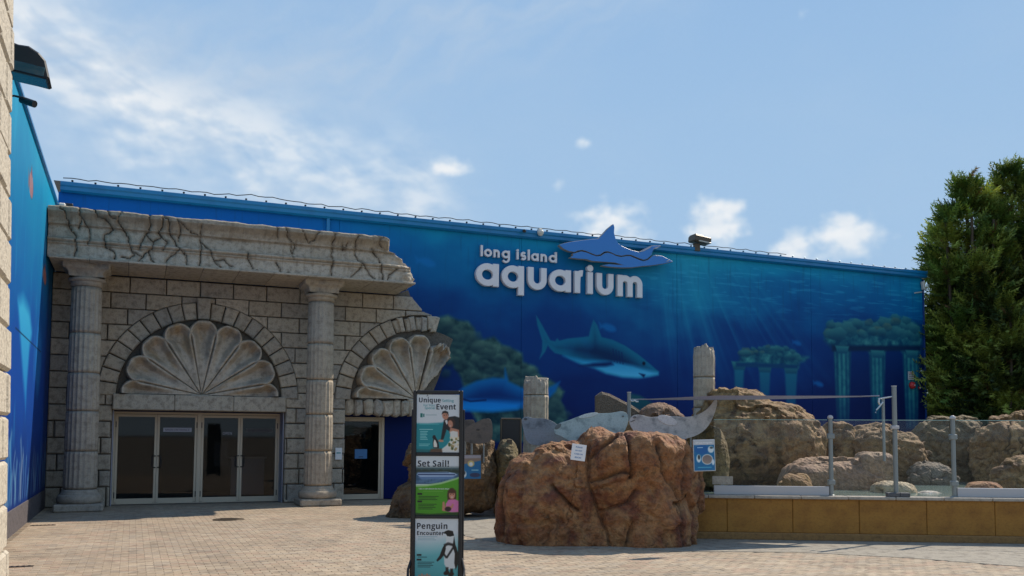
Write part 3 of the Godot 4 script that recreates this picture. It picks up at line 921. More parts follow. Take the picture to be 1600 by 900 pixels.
func build_side_wing() -> void:
	var t := thing("side_wing", "blue painted side wing with fish and coral, at left edge", "building")
	var P := Paint.new(-23.8, -10.4, 0.0, 7.2, 60.0, Color(0, 0.3, 0.7))
	var a := fnl(71, 0.5, 4)
	P.each(func(x: float, y: float) -> Color:
		var t2 := clampf(y / 7.2 + a.get_noise_2d(x, y) * 0.08, 0.0, 1.0)
		var c := Color(0.05, 0.17, 0.42).lerp(Color(0.02, 0.25, 0.57), smoothstep(0.05, 0.35, t2)).lerp(Color(0.0, 0.46, 0.64), smoothstep(0.35, 0.85, t2)).lerp(Color(0.02, 0.55, 0.69), smoothstep(0.8, 1.0, t2))
		return c.lerp(Color(0.2, 0.62, 0.78), smoothstep(0.25, 0.6, a.get_noise_2d(x * 3.0, y * 0.7)) * 0.25))
	var fish := func(at: Vector2, l: float, h: float, c1: Color, c2: Color) -> void:
		P.oval(at.x, at.y, l, h, c1, 0.03, 0.1)
		P.poly(PackedVector2Array([at + Vector2(l * 0.8, 0), at + Vector2(l * 1.5, h), at + Vector2(l * 1.4, -h * 0.9)]), c2, 0.03)
		P.poly(PackedVector2Array([at + Vector2(-l * 0.4, h * 0.7), at + Vector2(l * 0.1, h * 1.7), at + Vector2(l * 0.6, h * 0.6)]), c1, 0.03)
		for k in 3:
			P.rect(at.x - l * 0.5 + k * l * 0.5, at.y - h * 0.8, at.x - l * 0.42 + k * l * 0.5, at.y + h * 0.8, Color(0.85, 0.88, 0.88), 0.03)
	fish.call(Vector2(-17.904, 6.107), 0.34, 0.22, Color(0.50, 0.30, 0.32), Color(0.45, 0.40, 0.45))
	fish.call(Vector2(-21.06, 4.985), 0.36, 0.17, Color(0.66, 0.28, 0.22), Color(0.55, 0.58, 0.62))
	fish.call(Vector2(-21.663, 5.744), 0.30, 0.18, Color(0.35, 0.62, 0.85), Color(0.55, 0.70, 0.80))
	P.poly(PackedVector2Array([Vector2(-16.632, 3.851), Vector2(-17.327, 4.004), Vector2(-18.397, 3.921), Vector2(-18.984, 3.572), Vector2(-18.652, 3.24), Vector2(-18.459, 2.578), Vector2(-18.395, 2.168), Vector2(-17.807, 2.656), Vector2(-17.2, 3.273)]), Color(0.20, 0.62, 0.78), 0.15, Color(0.10, 0.45, 0.72))
	P.oval(Vector2(-20.383, 3.199).x, Vector2(-20.383, 3.199).y, 0.6, 0.7, Color(0.12, 0.5, 0.76, 0.7), 0.2)
	var rg := RandomNumberGenerator.new()
	rg.seed = 5
	for k in 46:
		var q := Vector2(rg.randf_range(-23.4, -14.0), 0.5)
		var hh := rg.randf_range(0.35, 1.25)
		P.line([q, q + Vector2(rg.randf_range(-0.15, 0.15), hh * 0.5), q + Vector2(rg.randf_range(-0.3, 0.3), hh)], rg.randf_range(0.05, 0.16), Color(0.35, 0.60, 0.72, 0.6).lerp(Color(0.5, 0.52, 0.6, 0.6), rg.randf()))
	P.line([Vector2(-16.439, 3.385), Vector2(-20.865, 3.371)], 0.02, Color(0.02, 0.12, 0.22))
	var m := mat(Color.WHITE, 0.55)
	m.metallic_specular = 0.3
	m.albedo_texture = P.texture()
	m.uv1_scale = Vector3(-1.0 / 13.4, -1.0 / 7.2, 1)
	m.uv1_offset = Vector3(23.8 / 13.4, 1.0, 0)
	m.texture_repeat = false
	var b := Mb.new()
	b.use_uv = true
	# drawn in (z, y): local x is world z
	b.prism(PackedVector2Array([Vector2(10.6, 0.42), Vector2(23.6, 0.42), Vector2(23.6, 7.0), Vector2(10.6, 7.0)]), 0.0, 0.15, 0.0)
	var o := obj("wall", b, m, t)
	o.transform = Transform3D(Basis(Vector3(0, 0, -1), Vector3(0, 1, 0), Vector3(1, 0, 0)), Vector3(-1.95, 0, 0))
	boxpart("plinth", Vector3(-1.90, 0.205, -17.1), Vector3(0.24, 0.43, 13.0), M.kerbstone, t)
	boxpart("coping", Vector3(-1.92, 7.045, -17.05), Vector3(0.34, 0.09, 13.1), M.gutter, t, 0.02)
	boxpart("backing", Vector3(-2.3, 3.5, -17.1), Vector3(0.6, 7.0, 13.0), M.blue_wall, t)
	var pier := thing("stone_pier", "pale rough block pier in full sun at the left edge", "pier")
	boxpart("core", Vector3(-2.35, 4.5, -9.0), Vector3(2.18, 9.0, 3.9), M.mortar, pier)
	rng.seed = 9
	pier.rotation.z = 0.026
	for row in 19:
		var y := row * 0.47
		var z := -11.0
		var first := 0.24 if row % 2 == 0 else 0.44
		while z < -7.3:
			var l := first if z < -10.9 else rng.randf_range(0.55, 0.8)
			var k := Mb.new()
			k.box(Vector3(-1.24 + rng.randf_range(-0.012, 0.02), y + 0.235, z + l / 2), Vector3(0.12, 0.452, l - 0.02), 0.03)
			obj("block", k, M.pier, pier)
			z += l
		var e := Mb.new()
		e.box(Vector3(-1.55, y + 0.235, -11.0), Vector3(0.60, 0.452, 0.1), 0.03)
		obj("block", e, M.pier, pier)
		var bx := -1.2
		while bx > -3.3:
			var bw := 0.42 if row % 2 == 1 and bx > -1.25 else 0.72
			var f := Mb.new()
			f.box(Vector3(bx - bw / 2, y + 0.235, -7.02 + rng.randf_range(-0.01, 0.015)), Vector3(bw - 0.02, 0.452, 0.12), 0.03)
			obj("block", f, M.pier, pier)
			bx -= bw


# ---------------------------------------------------------------- mock ruin round the entrance
func arc(c: Vector2, r: float, a0: float, a1: float, steps: int) -> PackedVector2Array:
	var p := PackedVector2Array()
	for i in steps + 1:
		p.append(c + Vector2.from_angle(deg_to_rad(lerpf(a0, a1, float(i) / steps))) * r)
	return p


func build_entrance() -> void:
	var t := thing("stone_entrance", "grey stone block front with two arches and scallop shells over glass doors", "stone facade")
	rng.seed = 21
	var c1 := Vector2(1.51, 2.58)
	var c2 := Vector2(7.05, 2.60)
	var outline := PackedVector2Array([Vector2(-1.79, 0), Vector2(5.02, 0), Vector2(5.02, 2.6), Vector2(7.3, 2.6)])
	outline.append_array(PackedVector2Array([Vector2(7.496, 4.289), Vector2(7.53, 4.429), Vector2(7.347, 4.645), Vector2(7.326, 4.938), Vector2(7.128, 4.996), Vector2(6.965, 5.158), Vector2(6.785, 5.354), Vector2(6.693, 5.588)]))
	outline.append_array(PackedVector2Array([Vector2(6.30, 5.43), Vector2(-1.79, 5.43)]))
	var arch1 := arc(c1, 2.315, 0, 180, 40)
	arch1.append_array(PackedVector2Array([Vector2(-0.80, 2.60), Vector2(-0.46, 2.60), Vector2(-0.46, -1), Vector2(3.52, -1), Vector2(3.52, 2.60)]))
	var arch2 := arc(c2, 2.315, 0, 180, 40)
	arch2.append_array(PackedVector2Array([Vector2(4.75, 2.62), Vector2(5.02, 2.62), Vector2(5.02, -1), Vector2(9.4, -1)]))
	# mortar backing with the door openings left free
	var back := [outline]
	for hole in [PackedVector2Array([Vector2(-0.44, -1), Vector2(3.50, -1), Vector2(3.50, 2.25), Vector2(-0.44, 2.25)]), PackedVector2Array([Vector2(5.00, -1), Vector2(9, -1), Vector2(9, 2.22), Vector2(5.00, 2.22)])]:
		var next := []
		for p: PackedVector2Array in back:
			next.append_array(Geometry2D.clip_polygons(p, hole))
		back = next
	var b := Mb.new()
	for p: PackedVector2Array in back:
		b.prism(p, FRONT + 0.01, STONE - 0.14)
	obj("backing_wall", b, M.mortar, t)
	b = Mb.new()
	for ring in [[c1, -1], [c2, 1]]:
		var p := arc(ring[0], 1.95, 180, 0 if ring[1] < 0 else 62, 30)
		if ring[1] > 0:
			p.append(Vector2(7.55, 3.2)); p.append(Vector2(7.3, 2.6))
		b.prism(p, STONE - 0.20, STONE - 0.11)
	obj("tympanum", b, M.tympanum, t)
	# blocks, course by course
	var row := 0
	var y := 5.40
	while y > 0.0:
		var h := 0.38 if y > 0.6 else y
		var x := -1.8 - (0.40 if row % 2 else 0.0)
		while x < 7.6:
			var l := 0.80 + rng.randf_range(-0.03, 0.03)
			if y < 2.3:
				l = [0.62, 0.40, 0.55, 0.72][rng.randi() % 4]
			var rect := PackedVector2Array([Vector2(x + 0.011, y - h + 0.011), Vector2(x + l - 0.011, y - h + 0.011), Vector2(x + l - 0.011, y - 0.011), Vector2(x + 0.011, y - 0.011)])
			for p in Geometry2D.intersect_polygons(rect, outline):
				for q in Geometry2D.clip_polygons(p, arch1):
					for s in Geometry2D.clip_polygons(q, arch2):
						if absf(Mb.area(s)) > 0.008:
							var k := Mb.new()
							var low := y < 2.4
							k.prism(s, STONE - 0.15, STONE + rng.randf_range(-0.015, 0.02) + (rng.randf_range(0.0, 0.04) if low else 0.0), 0.026 if low else 0.016)
							obj("block", k, M["stone%d" % (rng.randi() % 5)], t)
			x += l
		y -= 0.38
		row += 1
	# arch stones
	for ring in [[c1, 180.0, 0.0, 21], [c2, 180.0, 78.0, 12]]:
		var c: Vector2 = ring[0]
		var k: int = ring[3]
		for i in k:
			var a0 := lerpf(ring[1], ring[2], float(i) / k) - 0.35
			var a1 := lerpf(ring[1], ring[2], float(i + 1) / k) + 0.35
			var key: bool = k == 21 and i == 10
			var r1 := 2.42 if key else 2.30
			var p := arc(c, r1, a0, a1, 4)
			p.append_array(arc(c, 1.90, a1, a0, 4))
			if k == 12 and i > 7:   # the broken end: ragged and split
				var mid := (a0 + a1) / 2.0
				for half in [[a0, mid - 0.5], [mid + 0.5, a1]]:
					var s := arc(c, 2.30 + rng.randf_range(-0.10, 0.03), half[0], half[1], 2)
					s.append_array(arc(c, 1.90 + rng.randf_range(-0.05, 0.05), half[1], half[0], 2))
					for e in s.size():
						s[e] += Vector2(rng.randf_range(-0.02, 0.02), rng.randf_range(-0.02, 0.02))
					var m := Mb.new()
					m.prism(s, STONE - 0.2, STONE + rng.randf_range(0.02, 0.09), 0.03)
					obj("arch_stone", m, M["stone%d" % (rng.randi() % 5)], t)
				continue
			var m := Mb.new()
			m.prism(p, STONE - 0.2, STONE + (0.10 if key else 0.03) + rng.randf_range(-0.01, 0.02), 0.022)
			obj("keystone" if key else "arch_stone", m, M["stone%d" % (rng.randi() % 5)], t)
	# lintel over the wide doors, rubble lintel over the single door
	for seg in [[-0.45, 0.9], [0.9, 2.25], [2.25, 3.51]]:
		boxpart("lintel", Vector3((seg[0] + seg[1]) / 2, 2.44, STONE - 0.02), Vector3(seg[1] - seg[0] - 0.006, 0.37, 0.26), M.stone0, t, 0.02)
	var x := 5.03
	while x < 7.28:
		var w := rng.randf_range(0.17, 0.30)
		var p := PackedVector2Array()
		for q in [[0.1, 2.22], [0.55, 2.20], [0.95, 2.24], [1.0, 2.42], [0.9, 2.60], [0.4, 2.62], [0.02, 2.57], [0.0, 2.36]]:
			p.append(Vector2(x + q[0] * w + rng.randf_range(-0.02, 0.02), q[1] + rng.randf_range(-0.03, 0.03)))
		var m := Mb.new()
		m.prism(p, STONE - 0.25, STONE + rng.randf_range(0.0, 0.10), 0.05)
		obj("rubble_stone", m, M["stone%d" % (rng.randi() % 5)], t)
		x += w
	# soffit slabs under the entablature
	for k in 11:
		var sx := -1.75 + k * 0.78
		var e := minf(sx + 0.775, 6.32)
		boxpart("soffit_slab", Vector3((sx + e) / 2, 5.44, -22.0), Vector3(e - sx, 0.05, 1.76), M["stone%d" % (k % 4)], t, 0.01)
	# grey flashing round the reveals
	for r in [[-0.43, 1.12, 2.24], [3.49, 1.12, 2.24], [5.01, 1.1, 2.2]]:
		boxpart("jamb_trim", Vector3(r[0], r[1], STONE - 0.40), Vector3(0.022, r[2], 0.56), M.flashing, t, 0.003)
	shell(t, c1 + Vector2(0, 0.06), [0, 22.5, 45, 67.5, 90, 112.5, 135, 157.5, 180], 1.82)
	shell(t, Vector2(6.92, 2.66), [64, 90, 112.5, 135, 157.5, 180], 1.72)


# one lobe of a scallop: a hollow petal with a rolled rim, pointing along +x from the hinge
func lobe(R: float, from_w: float, to_w: float, broken: bool, sd: float) -> ArrayMesh:
	var half := deg_to_rad(11.9)
	var r0 := R / (1.0 + sin(half) * 1.22)
	var rc := R - r0
	var nu := 46
	var nv := 30
	var P := PackedVector3Array()
	var f := fnl(81, 2.2, 4)
	for j in nv:
		var w := lerpf(from_w, to_w, float(j) / (nv - 1))
		for i in nu:
			var t := float(i) / (nu - 1)
			var a := R * (1.0 - pow(1.0 - t, 1.7)) * 0.998 + 0.002
			var hw := a * tan(half)
			if a > r0 - rc * 0.2:
				hw = minf(hw, 1e9)
				var e := (a - r0)
				hw = lerpf(hw, sqrt(maxf(rc * rc - e * e, 0.0)), smoothstep(r0 - rc * 0.2, r0 + rc * 0.25, a))
			var d := minf((1.0 - absf(w)) * hw, R - a)
			var rimw := 0.03 + 0.10 * a / R
			var high := lerpf(0.05, 0.34, pow(a / R, 0.8))
			var roll := sqrt(clampf(1.0 - pow(1.0 - clampf(d / (rimw * 0.5), 0, 1), 2.0), 0, 1))
			var z := high * roll
			var hollow := smoothstep(rimw * 0.6, rimw * 2.0, d)
			z -= hollow * (high * 1.05) * smoothstep(0.25, 0.85, a / R)
			z += f.get_noise_2d(a * 2.0, w * hw * 2.0) * 0.012
			if d <= 0.0001:
				z = -0.10
			var q := Vector3(a, w * hw, z)
			if broken:
				q.x *= 1.0 - 0.10 * clampf(f.get_noise_2d(w * 2.0, a) + 0.4, 0, 1)
				q.y += f.get_noise_2d(a * 3.0, 7.0) * 0.06 * smoothstep(0.2, -1.0, w)
			P.append(q)
	# weather stains: pale buff, with slate-grey and rusty patches
	var C := PackedColorArray()
	for p in P:
		var g := f.get_noise_2d(p.x * 0.8 + sd, p.y * 1.6) * 0.5 + 0.5
		var g2 := f.get_noise_2d(p.x * 0.5 + 30.0 + sd, p.y * 1.1) * 0.5 + 0.5
		C.append(Color(1, 1, 1).lerp(Color(0.62, 0.64, 0.68), smoothstep(0.5, 0.75, g) * 0.8).lerp(Color(0.85, 0.70, 0.50), smoothstep(0.58, 0.8, g2) * 0.7))
	var b := Mb.new()
	b.colored = true
	b.grid(P, nu, nv, false, false, C)
	return b.mesh()


func shell(parent: Node, c: Vector2, angles: Array, R: float) -> void:
	var s := Node3D.new()
	s.name = numbered(parent, "scallop_shell")
	parent.add_child(s, true)
	s.position = Vector3(c.x, c.y, STONE - 0.07)
	for a in angles:
		var m := lobe(R, -1, 1, false, a + c.x * 7.0) if a != 0 and a != 180 and a != 64 else null
		if a == 0:
			m = lobe(R, 0.0, 1, false, 3.0)
		elif a == 180:
			m = lobe(R, -1, 0.0, false, 5.0)
		elif a == 64:
			m = lobe(R * 0.98, -1.0, 1, true, 9.0)
		var o := obj("shell_lobe", m, M.carved, s)
		o.rotation.z = deg_to_rad(a)
		o.position.z = 0.02 * ((int(a / 22.5)) % 2)
	var b := Mb.new()
	b.box(Vector3(0, -0.03, 0.05), Vector3(0.5, 0.08, 0.12), 0.03)
	obj("hinge", b, M.carved, s)


func build_entablature() -> void:
	var t := thing("entablature", "long cracked stone beam across the columns, broken off at its right end", "stone beam")
	var cracks := [
		[Vector2(-1.55, 6.467), Vector2(-1.439, 6.34), Vector2(-1.401, 6.119), Vector2(-1.255, 5.89), Vector2(-1.234, 5.719), Vector2(-1.256, 5.457)],
		[Vector2(-1.182, 6.506), Vector2(-1.16, 6.299), Vector2(-1, 6.141), Vector2(-0.979, 5.986), Vector2(-1.003, 5.757)],
		[Vector2(-1.16, 6.299), Vector2(-1.193, 6.07)],
		[Vector2(-0.902, 6.5), Vector2(-0.834, 6.35), Vector2(-0.707, 6.327), Vector2(-0.608, 6.197), Vector2(-0.542, 6.115), Vector2(-0.666, 6.015), Vector2(-0.709, 5.871), Vector2(-0.672, 5.717), Vector2(-0.512, 5.643), Vector2(-0.458, 5.437)],
		[Vector2(-0.665, 6.49), Vector2(-0.614, 6.372), Vector2(-0.421, 6.321), Vector2(-0.393, 6.43), Vector2(-0.347, 6.506)],
		[Vector2(-0.421, 6.321), Vector2(-0.369, 6.185), Vector2(-0.251, 5.984), Vector2(-0.197, 5.812), Vector2(-0.129, 5.677), Vector2(0.052, 5.586)],
		[Vector2(-0.129, 5.677), Vector2(-0.078, 5.592), Vector2(-0.204, 5.493), Vector2(-0.334, 5.553)],
		[Vector2(0.195, 6.49), Vector2(0.211, 6.277), Vector2(0.151, 6.093), Vector2(0.27, 5.926), Vector2(0.259, 5.746), Vector2(0.036, 5.549), Vector2(0.008, 5.422)],
		[Vector2(0.27, 5.926), Vector2(0.464, 6.051), Vector2(0.412, 6.154), Vector2(0.473, 6.303), Vector2(0.485, 6.466), Vector2(0.57, 6.421), Vector2(0.626, 6.174), Vector2(0.732, 5.95), Vector2(0.837, 5.815), Vector2(0.658, 5.637), Vector2(0.563, 5.486)],
		[Vector2(0.166, 6.13), Vector2(0.058, 5.906), Vector2(0.02, 5.761)],
		[Vector2(0.412, 6.136), Vector2(0.583, 5.954), Vector2(0.489, 5.766)],
		[Vector2(0.837, 5.815), Vector2(0.974, 5.682), Vector2(1.014, 5.451)],
		[Vector2(0.211, 5.706), Vector2(0.265, 5.533), Vector2(0.334, 5.414)],
		[Vector2(0.832, 5.977), Vector2(0.842, 6.231), Vector2(0.786, 6.443), Vector2(0.976, 6.262), Vector2(1.199, 6.156)],
		[Vector2(1.287, 6.019), Vector2(1.446, 5.85), Vector2(1.572, 5.624), Vector2(1.732, 5.435)],
		[Vector2(1.572, 5.624), Vector2(1.797, 5.624), Vector2(1.921, 5.524), Vector2(2.044, 5.515)],
		[Vector2(1.278, 6.383), Vector2(1.287, 6.019), Vector2(1.287, 5.4)],
		[Vector2(2.95, 6.472), Vector2(2.948, 6.246)],
		[Vector2(3.151, 6.473), Vector2(3.173, 6.304), Vector2(3.286, 6.182), Vector2(3.331, 5.77)],
		[Vector2(3.328, 5.94), Vector2(3.399, 6.06), Vector2(3.377, 6.21)],
		[Vector2(2.317, 5.89), Vector2(2.338, 5.743), Vector2(2.415, 5.49)],
		[Vector2(3.9, 6.5), Vector2(3.804, 6.287), Vector2(3.681, 6.199), Vector2(3.579, 6.342), Vector2(3.501, 6.487)],
		[Vector2(4.28, 6.511), Vector2(4.259, 6.252), Vector2(4.263, 5.483)],
		[Vector2(4.872, 6.515), Vector2(4.797, 6.327), Vector2(4.828, 6.018), Vector2(4.963, 5.769), Vector2(4.734, 5.467)],
		[Vector2(4.961, 5.847), Vector2(5.094, 5.702), Vector2(5.175, 5.552), Vector2(5.308, 5.458)],
		[Vector2(5.191, 6.206), Vector2(5.379, 6.012), Vector2(5.463, 5.731), Vector2(5.52, 5.422)],
		[Vector2(5.398, 6.513), Vector2(5.347, 6.35), Vector2(5.455, 6.229)],
		[Vector2(5.863, 5.763), Vector2(5.677, 5.617), Vector2(5.637, 5.43)],
		[Vector2(6.159, 5.893), Vector2(6.243, 5.714), Vector2(6.326, 5.64)],
		[Vector2(2.955, 5.682), Vector2(3.031, 5.563), Vector2(3.082, 5.442)],
		[Vector2(4.464, 6.219), Vector2(4.517, 6.12), Vector2(4.591, 6.282)],
	]
	# distance to the nearest crack on a fine raster
	var x0 := -1.78
	var per := 64.0
	var cw := int(8.4 * per)
	var chh := int(1.2 * per)
	var field := PackedFloat32Array()
	field.resize(cw * chh)
	field.fill(1.0)
	var wob := fnl(91, 3.0, 3)
	for path: Array in cracks:
		for i in path.size() - 1:
			var a: Vector2 = path[i]
			var bb: Vector2 = path[i + 1]
			var wide := (1.35 - 0.8 * float(i) / path.size()) * (1.2 if path.size() > 5 else 0.75)
			for py in range(maxi(0, int((minf(a.y, bb.y) - 5.4 - 0.12) * per)), mini(chh, int((maxf(a.y, bb.y) - 5.4 + 0.12) * per))):
				for px in range(maxi(0, int((minf(a.x, bb.x) - x0 - 0.12) * per)), mini(cw, int((maxf(a.x, bb.x) - x0 + 0.12) * per))):
					var q := Vector2(x0 + px / per, 5.4 + py / per)
					q += Vector2(wob.get_noise_2d(q.x, q.y), wob.get_noise_2d(q.x + 50, q.y)) * 0.045
					var ab := bb - a
					var s := clampf((q - a).dot(ab) / ab.length_squared(), 0.0, 1.0)
					field[py * cw + px] = minf(field[py * cw + px], (q - a - ab * s).length() / wide)
	var prof := [Vector2(5.425, 0.0), Vector2(5.44, 0.03), Vector2(5.73, 0.03), Vector2(5.735, 0.055), Vector2(5.765, 0.085), Vector2(5.785, 0.05), Vector2(5.80, 0.115), Vector2(5.845, 0.13), Vector2(5.865, 0.06), Vector2(5.885, 0.0), Vector2(6.15, 0.0), Vector2(6.155, 0.08), Vector2(6.20, 0.09), Vector2(6.28, 0.15), Vector2(6.36, 0.27), Vector2(6.38, 0.31), Vector2(6.47, 0.315), Vector2(6.50, 0.27)]
	var ends := [Vector2(6.345, 5.387), Vector2(6.375, 5.644), Vector2(6.257, 5.858), Vector2(6.059, 6.033), Vector2(5.862, 6.175), Vector2(5.701, 6.208), Vector2(5.665, 6.443), Vector2(5.472, 6.504), Vector2(5.345, 6.492)]
	var rows := []
	for k in prof.size() - 1:
		var steps := maxi(1, int(absf(prof[k + 1].x - prof[k].x) / 0.017))
		for s in steps:
			rows.append(prof[k].lerp(prof[k + 1], float(s) / steps))
	rows.append(prof[-1])
	var nx := 640
	var n := fnl(92, 0.8, 5)
	var nf := fnl(93, 6.0, 3)
	var P := PackedVector3Array()
	var C := PackedColorArray()
	for r: Vector2 in rows:
		var y := r.x
		var xe: float = ends[-1].x
		for k in ends.size() - 1:
			if y <= ends[k + 1].y and y >= ends[k].y:
				xe = lerpf(ends[k].x, ends[k + 1].x, (y - ends[k].y) / maxf(ends[k + 1].y - ends[k].y, 0.001))
				break
			if k == 0 and y < ends[0].y:
				xe = ends[0].x
				break
		xe += nf.get_noise_2d(y * 1.4, 3.0) * 0.07
		for i in nx:
			var x := lerpf(-1.78, xe, float(i) / (nx - 1))
			var z := -21.20 + r.y
			var e := clampf(n.get_noise_3d(x * 1.6, y * 3.0, 1.0) + 0.1, 0.0, 1.0)
			var px := clampi(int((x - x0) * per), 0, cw - 1)
			var py := clampi(int((y - 5.4) * per), 0, chh - 1)
			var d := field[py * cw + px]
			var cut := smoothstep(0.014, 0.003, d)
			var lip := smoothstep(0.06, 0.01, d) * 0.014
			z -= cut * 0.04 + lip + e * 0.012
			z += nf.get_noise_3d(x, y, 2.0) * 0.008
			var brk := smoothstep(1.15, 0.0, x - xe + 1.15) if false else smoothstep(xe - 0.75, xe, x)
			z += brk * (n.get_noise_3d(x * 4.0, y * 4.0, 9.0) * 0.12 - 0.05)
			z -= pow(smoothstep(xe - 0.12, xe, x), 2.0) * 0.25
			var yy := y
			if y > 6.4:
				yy += (n.get_noise_2d(x * 2.0, 5.0) * 0.03 - 0.01 - 0.04 * cut) * (y - 6.4) / 0.1
			if y < 5.46:
				yy += maxf(0.0, n.get_noise_2d(x * 4.0, 15.0) - 0.15) * 0.10
			P.append(Vector3(x, yy, z))
			var grime := 0.5 + 0.5 * n.get_noise_3d(x * 2.0, y * 5.0, 30.0)
			var c := Color(1, 1, 1).lerp(Color(0.66, 0.60, 0.52), smoothstep(0.40, 0.85, grime) * (0.85 if y > 6.1 else 0.45))
			c = c.lerp(Color(0.58, 0.54, 0.48), smoothstep(6.12, 6.32, y) * 0.55)
			if r.y > 0.05 and y < 5.87:
				c = c.lerp(Color(0.55, 0.47, 0.36), 0.4 * smoothstep(0.3, 0.7, grime))
			var streak := smoothstep(0.15, 0.55, n.get_noise_2d(x * 9.0, y * 0.8 + 60.0))
			c = c.lerp(Color(0.50, 0.46, 0.40), streak * 0.40)
			c = c.lerp(Color(0.16, 0.145, 0.125), cut)
			c = c.lerp(Color(0.45, 0.41, 0.36), smoothstep(0.07, 0.02, d) * 0.5 * (1.0 - cut))
			C.append(c)
	var b := Mb.new()
	b.colored = true
	b.grid(P, nx, rows.size(), false, false, C)
	# top and broken end closed back to the wall
	var T := PackedVector3Array()
	var last := (rows.size() - 1) * nx
	for back in 4:
		for i in range(0, nx, 8):
			var q := P[last + i]
			T.append(q if back == 0 else Vector3(q.x, q.y - 0.015 * back + nf.get_noise_2d(q.x, back * 3.0) * 0.02, lerpf(q.z, FRONT + 0.03, back / 3.0)))
	b.grid(T, nx / 8, 4)
	var E := PackedVector3Array()
	for j in rows.size():
		for back in 8:
			var q := P[j * nx + nx - 1]
			var s := back / 7.0
			E.append(q if back == 0 else Vector3(q.x + nf.get_noise_3d(q.y, s * 3.0, 4.0) * 0.12 * sin(s * PI) + 0.05 * sin(s * PI), q.y, lerpf(q.z, FRONT + 0.03, s)))
	b.grid(E, 8, rows.size(), false, true)
	obj("beam", b, M.carved, t)


func build_column(label: String, x: float, pale: bool, sd: int) -> void:
	var t := thing("fluted_column", label, "column", Vector3(x, 0, -21.92), 0, "fluted columns of the stone entrance")
	rng.seed = sd
	var mat0: Material = M.column_pale if pale else M.column
	boxpart("plinth", Vector3(0, 0.085, 0), Vector3(0.98, 0.17, 0.98), mat0, t, 0.03)
	var b := Mb.new()
	var prof := [Vector2(0.0, 0.17), Vector2(0.40, 0.17)]
	for k in 9:
		var a := -PI / 2 + PI * k / 8.0
		prof.append(Vector2(0.405 + 0.055 * cos(a), 0.265 + 0.095 * sin(a)))
	prof.append_array([Vector2(0.395, 0.37), Vector2(0.395, 0.39), Vector2(0.37, 0.40), Vector2(0.36, 0.43), Vector2(0.348, 0.47), Vector2(0.0, 0.47)])
	b.lathe(prof, 48)
	obj("base", b, mat0, t)
	var cuts := [0.472, 1.30, 2.18, 3.02, 3.90, 4.93]
	var f := fnl(sd, 1.3, 4)
	for d in 5:
		var y0: float = cuts[d] + 0.003
		var y1: float = cuts[d + 1] - 0.003
		var p := [Vector2(0.0, y0)]
		for k in 14:
			var s := k / 13.0
			var y := lerpf(y0, y1, s)
			var r := lerpf(0.345, 0.312, (y - 0.47) / 4.5)
			var endr := minf(s, 1.0 - s) * (y1 - y0)
			p.append(Vector2(r - 0.012 * (1.0 - clampf(endr / 0.012, 0, 1)) if k == 0 or k == 13 else r, y))
		p.append(Vector2(0.0, y1))
		var m := Mb.new()
		var worn := 0.75 if pale and d > 2 else 0.0
		m.lathe(p, 160, func(a: float, k: int) -> float:
			var y: float = p[k].y
			var q := Vector3(sin(a) * 0.35, y, cos(a) * 0.35)
			var fl := absf(sin(a * 10.0))
			var fade := 1.0 - worn * smoothstep(-0.2, 0.3, f.get_noise_3dv(q * 1.5))
			if d == 0: fade *= smoothstep(0.50, 0.56, y) * 0.999 + 0.001
			if d == 4: fade *= smoothstep(4.91, 4.84, y)
			return 1.0 - 0.058 * fl * fade + 0.008 * f.get_noise_3dv(q * 3.0))
		var o := obj("drum", m, M.column_pale if pale and d != 4 else (M.column if d != 3 else M.stone0), t)
		o.rotation.y = rng.randf_range(-0.05, 0.05)
	b = Mb.new()
	prof = [Vector2(0.0, 4.93), Vector2(0.318, 4.935), Vector2(0.318, 5.03), Vector2(0.33, 5.04)]
	for k in 9:
		var a := -PI / 2 + PI * k / 8.0
		prof.append(Vector2(0.345 + 0.042 * cos(a), 5.09 + 0.045 * sin(a)))
	prof.append_array([Vector2(0.33, 5.14), Vector2(0.0, 5.14)])
	b.lathe(prof, 48)
	obj("neck_ring", b, mat0, t)
	# square head, chipped: a block under a slab
	var P := PackedVector3Array()
	var C := PackedVector2Array([Vector2(0.36, 5.13), Vector2(0.37, 5.22), Vector2(0.41, 5.28), Vector2(0.47, 5.30), Vector2(0.485, 5.33), Vector2(0.485, 5.41), Vector2(0.47, 5.424)])
	for r in C:
		for i in 96:
			var s := i / 24.0
			var side := int(s)
			var k := (s - side) * 2.0 - 1.0
			var q := Vector3(k, 0, 1).rotated(Vector3.UP, side * PI / 2) * r.x
			q.y = r.y
			var chip := clampf(f.get_noise_3dv(q * 1.8 + Vector3(3, 0, 0)) - 0.08, 0, 1) * 0.35 + smoothstep(0.86, 1.0, absf(k)) * 0.02
			q.x *= 1.0 - chip
			q.z *= 1.0 - chip
			P.append(q)
	b = Mb.new()
	b.grid(P, 96, C.size(), true)
	obj("capital", b, M.stone3 if pale else mat0, t)


